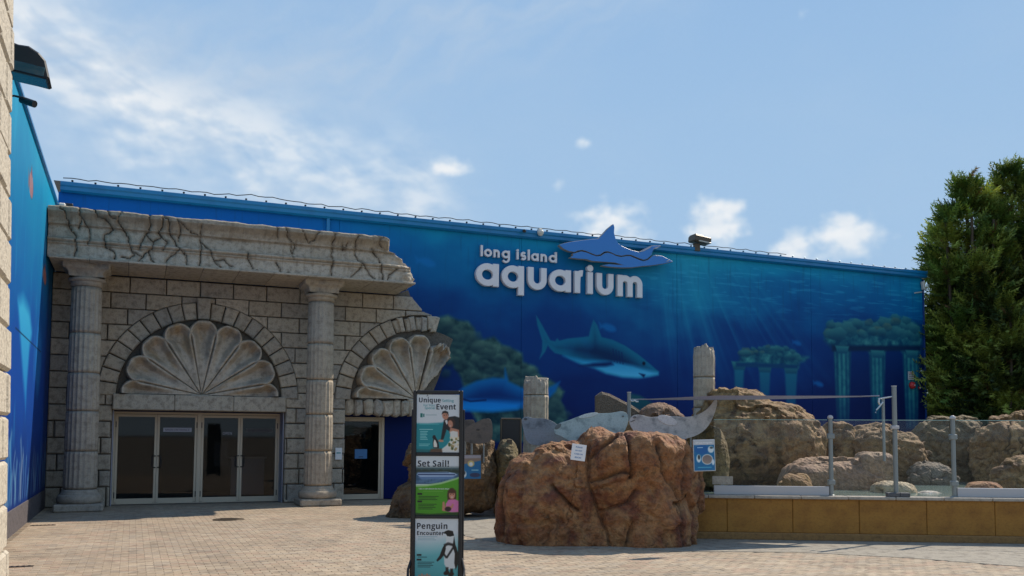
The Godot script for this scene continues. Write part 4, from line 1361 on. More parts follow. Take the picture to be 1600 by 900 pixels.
func door_leaf(parent: Node, x0: float, x1: float, top: float, hand: float, pull: bool, called := "door") -> Node3D:
	var l := Mb.new()
	var z := FRONT - 0.03
	var w := x1 - x0
	var cx := (x0 + x1) / 2
	l.box(Vector3(x0 + 0.028, top / 2 + 0.015, z), Vector3(0.055, top - 0.03, 0.045), 0.005)
	l.box(Vector3(x1 - 0.028, top / 2 + 0.015, z), Vector3(0.055, top - 0.03, 0.045), 0.005)
	l.box(Vector3(cx, top - 0.032, z), Vector3(w - 0.112, 0.062, 0.043), 0.005)
	l.box(Vector3(cx, 0.075, z), Vector3(w - 0.112, 0.115, 0.043), 0.005)
	var o := obj(called, l, M.aluminium, parent)
	boxpart("glass_pane", Vector3(cx, top / 2 + 0.035, z), Vector3(w - 0.11, top - 0.20, 0.012), M.door_glass, o, 0)
	if pull:
		var hx := (x1 - 0.028) if hand > 0 else (x0 + 0.028)
		var e := -0.07 * hand
		tubepart("handle", [Vector3(hx, 0.88, z + 0.02), Vector3(hx + e * 0.2, 0.88, z + 0.07), Vector3(hx + e, 0.89, z + 0.075), Vector3(hx + e, 1.02, z + 0.075), Vector3(hx + e, 1.15, z + 0.075), Vector3(hx + e * 0.2, 1.16, z + 0.07), Vector3(hx, 1.16, z + 0.02)], 0.014, M.black, o)
	for y in [0.22, top - 0.25]:
		var hx2 := (x0 + 0.004) if hand > 0 else (x1 - 0.004)
		tubepart("hinge", [Vector3(hx2, y - 0.07, z + 0.03), Vector3(hx2, y + 0.07, z + 0.03)], 0.012, M.black, o, 8)
	return o


func build_doors() -> void:
	var t := thing("entrance_doors", "two pairs of dark glass doors in a pale metal frame under the larger arch", "doors")
	var f := Mb.new()
	var z := FRONT - 0.03
	for x in [-0.405, 1.53, 3.465]:
		var w := 0.05 if x != 1.53 else 0.10
		f.box(Vector3(x, 1.1, z), Vector3(w, 2.2, 0.08), 0.006)
	f.box(Vector3(1.53, 2.205, z), Vector3(3.92, 0.055, 0.082), 0.006)
	f.box(Vector3(1.53, 0.012, z), Vector3(3.92, 0.024, 0.082), 0.004)
	obj("door_frame", f, M.aluminium, t)
	var e := [-0.376, 0.553, 1.478, 1.582, 2.510, 3.438]
	var leaves := [door_leaf(t, e[0], e[1], 2.17, 1, true), door_leaf(t, e[1] + 0.004, e[2], 2.17, -1, true), door_leaf(t, e[3], e[4], 2.17, 1, true), door_leaf(t, e[4] + 0.004, e[5], 2.17, -1, true)]
	for k in [1, 3]:
		var cx: float = [0, 1.02, 0, 2.98][k]
		boxpart("notice_strip", Vector3(cx, 1.80, z + 0.012), Vector3(0.66, 0.10, 0.004), M.flashing if k == 1 else M.slate, leaves[k], 0)
		lettering("MAIN ENTRANCE", M.print_dark, leaves[k], Vector3(cx, 1.80, z + 0.016), 0.56)
	lettering("OPEN", M.flashing, leaves[2], Vector3(2.20, 1.72, z + 0.012), 0.22)
	var poster := Mb.new()
	poster.box(Vector3(2.12, 1.20, -24.3), Vector3(0.34, 0.62, 0.02), 0.004)
	tag(obj("inner_notice_board", poster, M.dark), "dark notice board standing just inside the third glass door", "notice board")
	var s := thing("single_glass_door", "single dark glass door with a blue notice beside the right column", "door")
	f = Mb.new()
	f.box(Vector3(6.20, 1.09, z), Vector3(0.085, 2.18, 0.08), 0.006)
	f.box(Vector3(5.045, 1.09, z), Vector3(0.04, 2.18, 0.08), 0.006)
	f.box(Vector3(5.62, 2.155, z), Vector3(1.22, 0.05, 0.082), 0.006)
	f.box(Vector3(5.62, 0.012, z), Vector3(1.22, 0.024, 0.082), 0.004)
	obj("door_frame", f, M.aluminium, s)
	var d := door_leaf(s, 5.07, 6.155, 2.13, 1, false)
	boxpart("blue_notice", Vector3(5.62, 1.20, z + 0.013), Vector3(0.33, 0.25, 0.004), M.print_blue, d, 0)
	boxpart("notice_text", Vector3(5.62, 1.12, z + 0.017), Vector3(0.12, 0.02, 0.003), M.print_dark, d, 0)
	tag(boxpart("entry_notice", Vector3(4.86, 1.22, STONE + 0.045), Vector3(0.17, 0.30, 0.012), M.print_white, self, 0.002), "small pale paper notice on the stone between right column and single door", "notice")
	boxpart("notice_text", Vector3(4.86, 1.24, STONE + 0.053), Vector3(0.11, 0.03, 0.003), M.print_teal, get_node("entry_notice"), 0)


# ---------------------------------------------------------------- rocks
# lumps: [centre, half size, squareness]; seen from its own middle, the rock reaches as far as the farthest lump
func rock_mesh(lumps: Array, mid: Vector3, nu: int, nv: int, sd: int, rough: float, crack: float, tones: Array, strata := 0.0, fissures := []) -> ArrayMesh:
	var reach := func(dir: Vector3) -> float:
		var far := 0.05
		for l in lumps:
			var c: Vector3 = l[0] - mid
			var h: Vector3 = l[1]
			var e: float = l[2]
			var lim := c.length() + maxf(h.x, maxf(h.y, h.z)) * 1.8
			var last := -1.0
			var t := lim
			while t > far:
				var q := (dir * t - c) / h
				if pow(absf(q.x), e) + pow(absf(q.y), e) + pow(absf(q.z), e) < 1.0:
					last = t
					break
				t -= lim / 40.0
			if last > 0.0:
				var a := last
				var b2 := last + lim / 40.0
				for k in 6:
					var m := (a + b2) / 2.0
					var q := (dir * m - c) / h
					if pow(absf(q.x), e) + pow(absf(q.y), e) + pow(absf(q.z), e) < 1.0: a = m
					else: b2 = m
				far = maxf(far, a)
		return far
	var cu := 48
	var cv := 26
	var coarse := PackedFloat32Array()
	for j in cv + 1:
		var el := lerpf(-PI / 2, PI / 2, float(j) / cv)
		for i in cu:
			var az := TAU * i / cu
			coarse.append(reach.call(Vector3(sin(az) * cos(el), sin(el), cos(az) * cos(el))))
	var n1 := fnl(sd, 0.8, 4)
	var n2 := fnl(sd + 1, 3.2, 5)
	n2.fractal_type = FastNoiseLite.FRACTAL_RIDGED
	var cell := fnl(sd + 2, 1.0, 1, FastNoiseLite.TYPE_CELLULAR)
	cell.cellular_return_type = FastNoiseLite.RETURN_DISTANCE2_SUB
	cell.cellular_jitter = 1.1
	var step := fnl(sd + 2, 1.0, 1, FastNoiseLite.TYPE_CELLULAR)
	step.cellular_return_type = FastNoiseLite.RETURN_CELL_VALUE
	step.cellular_jitter = 1.1
	var facet := fnl(sd + 3, 1.0, 1, FastNoiseLite.TYPE_CELLULAR)
	facet.cellular_distance_function = FastNoiseLite.DISTANCE_MANHATTAN
	facet.cellular_return_type = FastNoiseLite.RETURN_DISTANCE
	var P := PackedVector3Array()
	var C := PackedColorArray()
	for j in nv:
		var fj := float(j) / (nv - 1)
		var el := lerpf(-PI / 2, PI / 2, fj)
		for i in nu:
			var az := TAU * i / nu
			var fx := float(i) / nu * cu
			var fy := fj * cv
			var i0 := int(fx)
			var j0 := mini(int(fy), cv - 1)
			var u := smoothstep(0, 1, fx - i0)
			var w := smoothstep(0, 1, fy - j0)
			var i1 := (i0 + 1) % cu
			var r := lerpf(lerpf(coarse[j0 * cu + i0], coarse[j0 * cu + i1], u), lerpf(coarse[(j0 + 1) * cu + i0], coarse[(j0 + 1) * cu + i1], u), w)
			var dir := Vector3(sin(az) * cos(el), sin(el), cos(az) * cos(el))
			var p := mid + dir * r
			var warp := Vector3(n1.get_noise_3dv(p * 1.6), n1.get_noise_3dv(p * 1.6 + Vector3(9, 2, 5)), n1.get_noise_3dv(p * 1.6 + Vector3(3, 8, 1))) * 0.45
			var a := n1.get_noise_3dv(p)
			var b3 := n2.get_noise_3dv(p + warp * 0.3)
			var cq := Vector3(p.x * 1.25, p.y * 0.8, p.z * 1.25) + warp * 0.9
			var cd := cell.get_noise_3dv(cq) + 1.0 if cell.get_noise_3dv(cq) < 0.0 else cell.get_noise_3dv(cq)
			var cut := smoothstep(0.030 + 0.025 * a, 0.0, cd) * crack * clampf(0.75 + 1.2 * a, 0.15, 1.0)
			if p.z > mid.z:
				var pq := Vector2(p.x, p.y) + Vector2(warp.x, warp.y) * 0.06
				for path: Array in fissures:
					var best := 1e9
					for s in path.size() - 1:
						var ab: Vector2 = path[s + 1] - path[s]
						var k := clampf((pq - path[s]).dot(ab) / ab.length_squared(), 0.0, 1.0)
						best = minf(best, (pq - path[s] - ab * k).length())
					cut = maxf(cut, smoothstep(0.040, 0.006, best) * (0.75 + 0.5 * a))
					p.z -= smoothstep(0.16, 0.0, best) * 0.035
			var st := step.get_noise_3dv(cq)
			var lay := 0.0
			if strata > 0.0:
				lay = strata * (absf(fposmod(p.y * 4.5 + p.x * 0.9 + a * 1.8, 1.0) - 0.5) - 0.25)
			p += dir * (rough * (a * 0.55 + b3 * 0.10 + st * 0.36 - (facet.get_noise_3dv(p * 1.5 + warp * 0.4) + 0.4) * 0.38 - (facet.get_noise_3dv(p * 4.2 + warp) + 0.4) * 0.11) - cut * rough * 0.30 + lay)
			P.append(p)
			var g := n1.get_noise_3dv(p * 2.3 + Vector3(20, 0, 0)) * 0.5 + 0.5
			var g2 := n2.get_noise_3dv(p * 0.6 + Vector3(0, 30, 0)) * 0.5 + 0.5
			var c: Color = tones[0].lerp(tones[1], smoothstep(0.42, 0.60, g) * 0.9).lerp(tones[2], smoothstep(0.5, 0.85, g2) * 0.7)
			c = c.lerp(tones[0], clampf(st * 0.4, -0.2, 0.4))
			c = c.lerp(tones[3], cut * 0.85)
			C.append(c)
	var b := Mb.new()
	b.colored = true
	b.grid(P, nu, nv, true, false, C)
	return b.mesh()


func rock(called: String, label: String, at: Vector3, w: float, h: float, depth: float, sd: int, tones: Array, group := "rocks in the penguin pool", nu := 150, nv := 80, rough := 0.22, extra := [], strata := 0.02, square := 2.6) -> Node3D:
	var lumps := [[Vector3.ZERO, Vector3(w, h, depth), square]]
	lumps.append_array(extra)
	var o := obj(called, rock_mesh(lumps, Vector3.ZERO, nu, nv, sd, rough, 0.8, tones, strata), M.rock, self, at)
	o.rotation.y = YAW
	tag(o, label, "rock", group)
	return o


func build_rocks() -> void:
	var ochre := [Color(0.33, 0.135, 0.050), Color(0.19, 0.062, 0.030), Color(0.44, 0.235, 0.095), Color(0.06, 0.03, 0.016)]
	var sandy := [Color(0.28, 0.15, 0.052), Color(0.16, 0.08, 0.028), Color(0.42, 0.26, 0.10), Color(0.03, 0.017, 0.009)]
	var brown := [Color(0.20, 0.115, 0.05), Color(0.13, 0.07, 0.032), Color(0.25, 0.16, 0.075), Color(0.04, 0.025, 0.015)]
	var moss := [Color(0.18, 0.13, 0.045), Color(0.12, 0.08, 0.032), Color(0.27, 0.20, 0.09), Color(0.04, 0.028, 0.016)]
	var granite := [Color(0.17, 0.135, 0.105), Color(0.12, 0.095, 0.075), Color(0.22, 0.18, 0.14), Color(0.05, 0.04, 0.03)]
	# the big one in front: local x runs along its foot to the right, z towards the court
	var lumps := [
		[Vector3(0.66, 0.42, -0.75), Vector3(0.72, 0.98, 0.78), 2.7], [Vector3(1.10, 0.60, -0.85), Vector3(0.80, 0.97, 0.84), 3.2],
		[Vector3(1.55, 0.75, -0.80), Vector3(0.32, 1.08, 0.68), 3.0], [Vector3(2.05, 0.65, -0.70), Vector3(0.66, 1.08, 0.74), 4.5], [Vector3(2.58, 0.60, -0.85), Vector3(0.40, 1.06, 0.68), 4.0], [Vector3(2.9, 1.0, -1.1), Vector3(0.34, 0.66, 0.5), 3.0], [Vector3(2.3, 0.2, -0.55), Vector3(0.75, 0.5, 0.62), 4.0],
	]
	var fiss := [
		[Vector2(1.375, 1.529), Vector2(1.385, 1.294), Vector2(1.375, 0.958), Vector2(1.459, 0.724), Vector2(1.526, 0.49), Vector2(1.659, 0.192), Vector2(1.709, -0.074)],
		[Vector2(1.929, 1.684), Vector2(1.945, 1.399), Vector2(1.995, 1.064)],
		[Vector2(1.425, 1.361), Vector2(1.593, 1.464), Vector2(1.795, 1.633), Vector2(1.929, 1.684)],
		[Vector2(2.879, 1.372), Vector2(2.861, 1.238), Vector2(2.853, 0.937), Vector2(2.858, 0.638), Vector2(2.84, 0.405), Vector2(2.887, -0.025)],
		[Vector2(0.176, 1.048), Vector2(0.092, 0.811), Vector2(0.06, 0.474), Vector2(0.046, 0.105)],
		[Vector2(1.425, 0.992), Vector2(1.66, 1.061), Vector2(1.828, 1.112), Vector2(1.995, 1.097)],
		[Vector2(2.094, 0.864), Vector2(1.961, 0.662), Vector2(1.526, 0.524)],
		[Vector2(2.363, 1.502), Vector2(2.429, 1.335), Vector2(2.462, 1.168), Vector2(2.66, 0.936), Vector2(2.808, 0.671)],
		[Vector2(0.786, 0.919), Vector2(1.056, 0.653), Vector2(1.191, 0.554)],
		[Vector2(2.093, 0.33), Vector2(1.959, 0.029), Vector2(1.926, -0.071)],
		[Vector2(3.126, 1.14), Vector2(3.157, 0.94), Vector2(3.089, 0.673), Vector2(3.12, 0.408)],
	]
	var big := obj("boulder", rock_mesh(lumps, Vector3(1.45, 0.55, -0.85), 460, 240, 301, 0.22, 0.35, ochre, 0.010, fiss), M.rock, self, Vector3(5.21, 0, -12.81))
	big.rotation.y = atan2(-0.446, 0.894)
	tag(big, "big rust-brown boulder in front with a white notice on its top", "boulder")
	var R := func(c: Vector3, w: float, h: float) -> Array: return [c, w, h]
	var r: Array
	r = R.call(Vector3(6.111, 0.735, -17.713), 0.85, 0.83); rock("rock", "dark brown rock wall behind the poster stand, with a blue notice on it", r[0] + Vector3(0, 0.1, -0.4), r[1], r[2], 0.8, 311, brown, "", 220, 120, 0.30, [[Vector3(-0.72, -0.62, 0.3), Vector3(0.42, 0.52, 0.5), 2.2], [Vector3(0.55, 0.1, 0.1), Vector3(0.5, 0.82, 0.5), 3.0]])
	r = R.call(Vector3(12.016, 1.471, -14.95), 1.354, 1.183); rock("rock", "tallest tan rock hill in the pool with a dark cap", r[0] + Vector3(0.2, 0, -0.7), r[1] * 1.0, r[2] * 0.80, 1.3, 321, sandy, "rocks in the penguin pool", 300, 170, 0.22, [[Vector3(-0.40, 0.48, -0.1), Vector3(0.92, 0.78, 0.85), 2.3], [Vector3(-0.30, 0.95, -0.2), Vector3(0.46, 0.32, 0.45), 2.2], [Vector3(0.75, 0.05, 0.1), Vector3(0.6, 0.62, 0.6), 2.2]], 0.05)
	r = R.call(Vector3(9.601, 1.247, -13.266), 0.29, 0.608); rock("rock", "rounded mossy rock just right of the blue notice on the boulder", r[0] + Vector3(0, 0, -0.3), r[1] * 1.05, r[2] * 1.05, 0.5, 331, moss, "rocks in the penguin pool", 160, 110, 0.12)
	r = R.call(Vector3(12.215, 0.823, -12.953), 1.032, 0.51); rock("rock", "low sandy rock shelf in the pool, in front of the rock hill", r[0] + Vector3(0, 0, -0.3), r[1] * 0.98, r[2] * 0.95, 0.6, 341, ochre.map(func(c): return c.lerp(Color(0.42, 0.30, 0.20), 0.6)), "rocks in the penguin pool", 220, 100, 0.16)
	r = R.call(Vector3(12.791, 0.879, -12.597), 0.342, 0.554); rock("rock", "flat-topped rock stump that carries the thin pole", r[0] + Vector3(0, 0, -0.25), r[1], r[2], 0.32, 351, ochre.map(func(c): return c.lerp(Color(0.40, 0.30, 0.20), 0.7)), "rocks in the penguin pool", 150, 90, 0.07, [], 0.02, 5.0)
	r = R.call(Vector3(10.804, 0.739, -12.793), 0.284, 0.261); rock("rock", "small sandy rock at the left end of the low shelf", r[0], r[1], r[2], 0.3, 355, sandy)
	r = R.call(Vector3(12.295, 0.722, -11.838), 0.379, 0.212); rock("rock", "flat pale yellow stone at the foot of the tall mast", r[0] + Vector3(0, 0, -0.1), r[1], r[2], 0.3, 356, [Color(0.52, 0.40, 0.24), Color(0.46, 0.34, 0.2), Color(0.56, 0.48, 0.33), Color(0.2, 0.14, 0.08)], "rocks in the penguin pool", 100, 60, 0.06)
	r = R.call(Vector3(12.887, 0.641, -11.702), 0.297, 0.135); rock("rock", "low bleached stone lying in shallow water by the second glass post", r[0], r[1], r[2] * 0.8, 0.3, 357, [Color(0.55, 0.50, 0.42), Color(0.5, 0.44, 0.36), Color(0.6, 0.56, 0.5), Color(0.3, 0.25, 0.2)], "rocks in the penguin pool", 90, 50, 0.05)
	r = R.call(Vector3(14.506, 1.331, -15.213), 0.462, 0.84); rock("rock", "layered tan rock behind the first glass post", r[0] + Vector3(0, -0.1, -0.4), r[1], r[2], 0.7, 361, sandy, "rocks in the penguin pool", 180, 110, 0.24, [], 0.07)
	r = R.call(Vector3(15.148, 1.24, -14.513), 0.891, 0.789); rock("rock", "broad brown rock face behind the two masts", r[0] + Vector3(0.1, -0.1, -0.5), r[1], r[2], 0.7, 371, sandy.map(func(c): return c.lerp(brown[0], 0.45)), "rocks in the penguin pool", 240, 130, 0.26, [[Vector3(-0.2, 0.2, 0.1), Vector3(0.5, 0.55, 0.6), 3.0]], 0.06)
	r = R.call(Vector3(15.334, 0.879, -13.806), 0.505, 0.345); rock("rock", "low grey-brown rock between the tall mast and the second glass post", r[0], r[1] * 0.95, r[2], 0.35, 381, [Color(0.20, 0.15, 0.10), Color(0.15, 0.11, 0.07), Color(0.26, 0.21, 0.15), Color(0.05, 0.04, 0.03)], "rocks in the penguin pool", 160, 90, 0.14)
	r = R.call(Vector3(17.278, 1.249, -14.7), 0.779, 0.923); rock("rock", "mossy brown rock wall behind the second glass post", r[0] + Vector3(0.1, 0, -0.5), r[1], r[2], 0.8, 391, moss.map(func(c): return c.lerp(brown[0], 0.4)), "rocks in the penguin pool", 220, 130, 0.28, [], 0.05)
	r = R.call(Vector3(17.246, 1.217, -13.194), 0.806, 0.927); rock("rock", "tumbled tan rock pile at the right end of the pool", r[0] + Vector3(0.2, 0, -0.4), r[1], r[2], 0.8, 401, sandy, "rocks in the penguin pool", 260, 150, 0.36, [], 0.08)
	r = R.call(Vector3(15.401, 0.856, -11.822), 0.504, 0.42); rock("rock", "lower tan rock with a dark hollow at the right end of the pool", r[0], r[1], r[2], 0.5, 411, sandy, "rocks in the penguin pool", 180, 100, 0.24, [], 0.06)
	r = R.call(Vector3(14.01, 0.707, -11.55), 0.309, 0.217); rock("rock", "low reddish stone by the right-hand white glass channel", r[0], r[1], r[2], 0.3, 415, ochre, "rocks in the penguin pool", 110, 60, 0.08)
	r = R.call(Vector3(7.342, 1.149, -17.599), 0.258, 0.529); rock("rock", "small mossy rock in the gap left of the boulder", r[0], r[1], r[2], 0.5, 421, moss, "rocks in the penguin pool", 120, 80, 0.14)
	r = R.call(Vector3(8.338, 1.583, -14.103), 0.174, 0.336); rock("rock", "small tan rock peak between the two pale metal seals", r[0], r[1], r[2], 0.3, 425, sandy, "rocks in the penguin pool", 110, 70, 0.12)
	r = R.call(Vector3(10.874, 1.984, -17.138), 0.486, 0.4); rock("rock", "reddish rock behind the grey metal whale's back", r[0], r[1], r[2], 0.5, 431, ochre.map(func(c): return c.lerp(granite[0], 0.5)), "rocks in the penguin pool", 140, 80, 0.2)
	# leaning granite wedge
	var b := Mb.new()
	var pts := [Vector3(9.704, 2.622, -18.024), Vector3(9.808, 2.71, -17.974), Vector3(9.971, 2.667, -17.908), Vector3(10.421, 2.423, -17.734), Vector3(10.681, 2.25, -17.636), Vector3(10.795, 2.018, -17.604), Vector3(10.826, 1.436, -17.631), Vector3(9.739, 1.43, -18.09)]
	var base: Vector3 = pts[7]
	var loc := PackedVector2Array()
	for p: Vector3 in pts:
		var q := (p - base).rotated(Vector3.UP, -YAW)
		loc.append(Vector2(q.x, q.y))
	b.prism(loc, -0.35, 0.15, 0.06)
	M.granite = rough_mat(lin(0.21, 0.165, 0.125), M.coarse, 1.2, M.fine, 3.0, M.relief, 4.0)
	var wedge := obj("rock", b, M.granite, self, base)
	wedge.rotation.y = YAW
	tag(wedge, "leaning grey-brown granite wedge against the blue mural, left of the short post", "rock", "rocks in the penguin pool")


# ---------------------------------------------------------------- pool wall, glass and posts
func build_pool() -> void:
	var e := Vector3(0.882, 0, 0.472)
	var turn := atan2(-0.472, 0.882)
	var o := Vector3(8.68, 0, -12.56)
	var t := thing("pool_wall", "low ochre yellow pool wall with pale coping stones under the glass", "wall", o, turn)
	# local x along the wall, z towards the court (0 = its face)
	var x := -0.6
	while x < 9.5:
		var w := 1.06
		boxpart("wall_panel", Vector3(x + w / 2, 0.40, -0.16), Vector3(w - 0.006, 0.56, 0.30), M.ochre, t, 0.008)
		x += w
	boxpart("core", Vector3(4.6, 0.35, -0.18), Vector3(10.3, 0.66, 0.22), M.ochre_dirty, t, 0)
	boxpart("base_course", Vector3(4.6, 0.055, -0.14), Vector3(10.4, 0.13, 0.33), M.ochre_dirty, t, 0.02)
	x = -0.6
	while x < 9.6:
		boxpart("coping_stone", Vector3(x + 0.375, 0.70, -0.16), Vector3(0.742, 0.052, 0.40), M.coping, t, 0.01)
		x += 0.75
	# the wall's return on the left side of the gap
	var gate_end := thing("pool_wall_end", "ochre end of the pool wall with red notices, left of the boulder", "wall", Vector3(7.30, 0, -17.35), -0.25)
	boxpart("pier", Vector3(-0.10, 0.42, -0.2), Vector3(0.22, 0.84, 0.7), M.ochre, gate_end, 0.02)
	boxpart("flared_foot", Vector3(-0.12, 0.12, -0.18), Vector3(0.32, 0.24, 0.8), M.ochre_dirty, gate_end, 0.05)
	boxpart("steel_post", Vector3(-0.02, 1.22, 0.02), Vector3(0.10, 0.80, 0.10), M.bronze, gate_end, 0.01)
	for k in [[1.06, 0.22], [0.42, 0.36]]:
		boxpart("notice_board", Vector3(0.02, k[0], 0.165), Vector3(0.09, k[1], 0.012), M.white, gate_end, 0.002)
		boxpart("red_field", Vector3(0.02, k[0] - k[1] * 0.33, 0.173), Vector3(0.08, k[1] * 0.25, 0.003), M.red, gate_end, 0)
		if k[1] < 0.3:
			boxpart("red_field", Vector3(0.02, k[0] + k[1] * 0.3, 0.173), Vector3(0.08, k[1] * 0.3, 0.003), M.red, gate_end, 0)
	# glass screen: posts on the coping, panes between them, white channels at the foot of two
	var at := [Vector2(2.178, 0.763), Vector2(4.131, 0.785)]
	var step: float = at[1].x - at[0].x
	var where := [at[0].x - step, at[0].x, at[1].x, at[1].x + step, at[1].x + step * 2]
	var what := ["hidden behind the boulder", "left of the two masts", "right of the two masts", "", ""]
	var origin := o - Vector3(-0.472, 0, 0.882) * 0.15
	for k in range(1, 4):
		var p := thing("glass_fence_post", ["round steel glass post at the boulder's right side", "round steel glass post left of the two masts", "round steel glass post right of the two masts", "round steel glass post at the pool's far right end"][k], "fence post", origin + e * where[k] + Vector3(0, 0.726, 0), turn, "posts of the glass screen")
		tubepart("post", [Vector3(0, 0, 0), Vector3(0, 1.28, 0)], 0.036, M.galv, p, 14)
		var c := Mb.new()
		c.lathe([Vector2(0, 1.27), Vector2(0.045, 1.272), Vector2(0.048, 1.29), Vector2(0.04, 1.315), Vector2(0.02, 1.33), Vector2(0, 1.332)], 16)
		obj("cap", c, M.white, p)
		for y in [0.22, 0.98]:
			boxpart("clamp", Vector3(0, y, 0), Vector3(0.115, 0.09, 0.085), M.galv, p, 0.012)
		var f := Mb.new()
		f.lathe([Vector2(0, 0), Vector2(0.06, 0), Vector2(0.06, 0.01), Vector2(0.04, 0.02), Vector2(0, 0.02)], 16)
		obj("foot", f, M.galv, p)
	for k in range(0, 3):
		var xa: float = where[k] + 0.05
		var xb: float = where[k + 1] - 0.05
		var w := xb - xa
		var low := 0.14 if k != 1 else 0.025
		var p := thing("glass_barrier", ["clear glass panel in a white channel beside the boulder", "clear glass panel behind the tall mast, without a channel", "clear glass panel in a white channel right of the masts", "clear glass panel beyond the far right post"][k], "glass panel", origin + e * (xa + w / 2) + Vector3(0, 0.726, 0), turn, "panels of the glass screen")
		boxpart("pane", Vector3(0, (1.25 + low) / 2, 0), Vector3(w, 1.25 - low, 0.014), M.fence_glass, p, 0)
		boxpart("glass_edge", Vector3(0, 1.252, 0), Vector3(w, 0.008, 0.016), M.glass_edge, p, 0.001)
		if k != 1:
			boxpart("channel", Vector3(0, 0.075, 0), Vector3(w + 0.02, 0.15, 0.05), M.white, p, 0.006)
	var led := thing("pool_notice_box", "small pale green plate at the foot of the glass beside the boulder", "plate", origin + e * Vector2(0.442, 0.86).x + Vector3(0, 0.73, -0.04), turn)
	boxpart("plate", Vector3(0, 0.225, -0.06), Vector3(0.34, 0.14, 0.03), M.coping, led, 0.006)
	boxpart("stem", Vector3(0, 0.08, -0.06), Vector3(0.05, 0.16, 0.03), M.galv, led, 0.004)
	# masts
	var mp := origin + e * Vector2(3.15, 0.774).x + Vector3(-0.02, 0.726, 0.10)
	var mast := thing("sail_mast", "tall pale steel mast on the coping carrying a sail shackle", "mast", mp, turn, "masts of the shade sail")
	tubepart("pole", [Vector3.ZERO, Vector3(0, 1.80, 0)], 0.037, M.galv, mast, 14)
	tubepart("cap", [Vector3(0, 1.80, 0), Vector3(0, 1.815, 0)], 0.042, M.white, mast, 14)
	boxpart("foot_plate", Vector3(-0.06, 0.035, 0.02), Vector3(0.20, 0.07, 0.12), M.slate, mast, 0.01)
	boxpart("foot_plate", Vector3(0.12, 0.035, 0.02), Vector3(0.16, 0.07, 0.12), M.slate, mast, 0.01)
	boxpart("collar", Vector3(0, 1.13, 0), Vector3(0.12, 0.06, 0.1), M.white, mast, 0.01)
	tubepart("arm", [Vector3(0, 1.64, 0), Vector3(-0.12, 1.62, 0), Vector3(-0.24, 1.60, 0.0)], 0.012, M.steel, mast)
	tubepart("shackle", [Vector3(-0.24, 1.61, 0), Vector3(-0.25, 1.54, 0.01), Vector3(-0.23, 1.50, 0.0)], 0.016, M.steel, mast)
	var thin := thing("sail_mast", "thinner steel pole standing on the flat rock stump behind the tall mast", "mast", Vector3(12.683, 1.363, -12.5), turn, "masts of the shade sail")
	tubepart("pole", [Vector3(0, -0.1, 0), Vector3(0, 1.06, 0)], 0.027, M.galv, thin, 12)
	tubepart("shackle", [Vector3(-0.01, 0.98, 0.03), Vector3(-0.09, 0.88, 0.04), Vector3(-0.13, 0.84, 0.04), Vector3(-0.15, 0.78, 0.04)], 0.014, M.steel, thin)
	var short := thing("sail_mast", "short steel post left of the grey metal whale with a sail cable on it", "mast", Vector3(8.785, 1.59, -15.002), turn, "masts of the shade sail")
	tubepart("pole", [Vector3(0, -0.5, 0), Vector3(0, 0.945, 0)], 0.035, M.galv, short, 14)
	tubepart("cap", [Vector3(0, 0.94, 0), Vector3(0, 0.955, 0)], 0.040, M.white, short, 14)
	tubepart("shackle", [Vector3(0.03, 0.78, 0.03), Vector3(0.08, 0.775, 0.03), Vector3(0.10, 0.79, 0.03), Vector3(0.14, 0.765, 0.03), Vector3(0.18, 0.77, 0.03)], 0.014, M.steel, short, 8)
	# the sail, seen almost edge-on: a triangle with slack edges
	var corner := [Vector3(8.856, 2.396, -14.808), Vector3(11.727, 2.401, -11.637), Vector3(11.597, 2.268, -11.483), Vector3(8.45, 2.343, -11.72)]
	var sail := thing("shade_sail", "grey triangular shade sail stretched edge-on above the pool", "shade sail")
	var S := PackedVector3Array()
	var A: Vector3 = corner[0]
	var B: Vector3 = corner[1]
	var Cc: Vector3 = Vector3(8.589, 2.343, -11.879)
	var nn := 28
	for j in nn:
		for i in nn:
			var a := float(i) / (nn - 1)
			var bq := float(j) / (nn - 1)
			var p := A.lerp(B, a).lerp(Cc.lerp(B, a), bq)
			var q := A.lerp(B, a)
			p = q + (Cc - A.lerp(B, 0.33)) * bq * (1.0 - absf(a - 0.33) / (0.67 if a > 0.33 else 0.33))
			p.y -= 0.025 * sin(a * PI) * (1.0 - bq) + 0.03 * sin(bq * PI) * sin(a * PI)
			S.append(p)
	var sb := Mb.new()
	sb.grid(S, nn, nn)
	obj("cloth", sb, M.sail, sail)
	var hem := []
	for i in nn:
		hem.append(S[i])
	tubepart("hem", hem, 0.012, M.sail, sail, 6)
	tubepart("cable", [A, Vector3(8.772, 2.4, -14.952)], 0.008, M.steel, sail, 6)


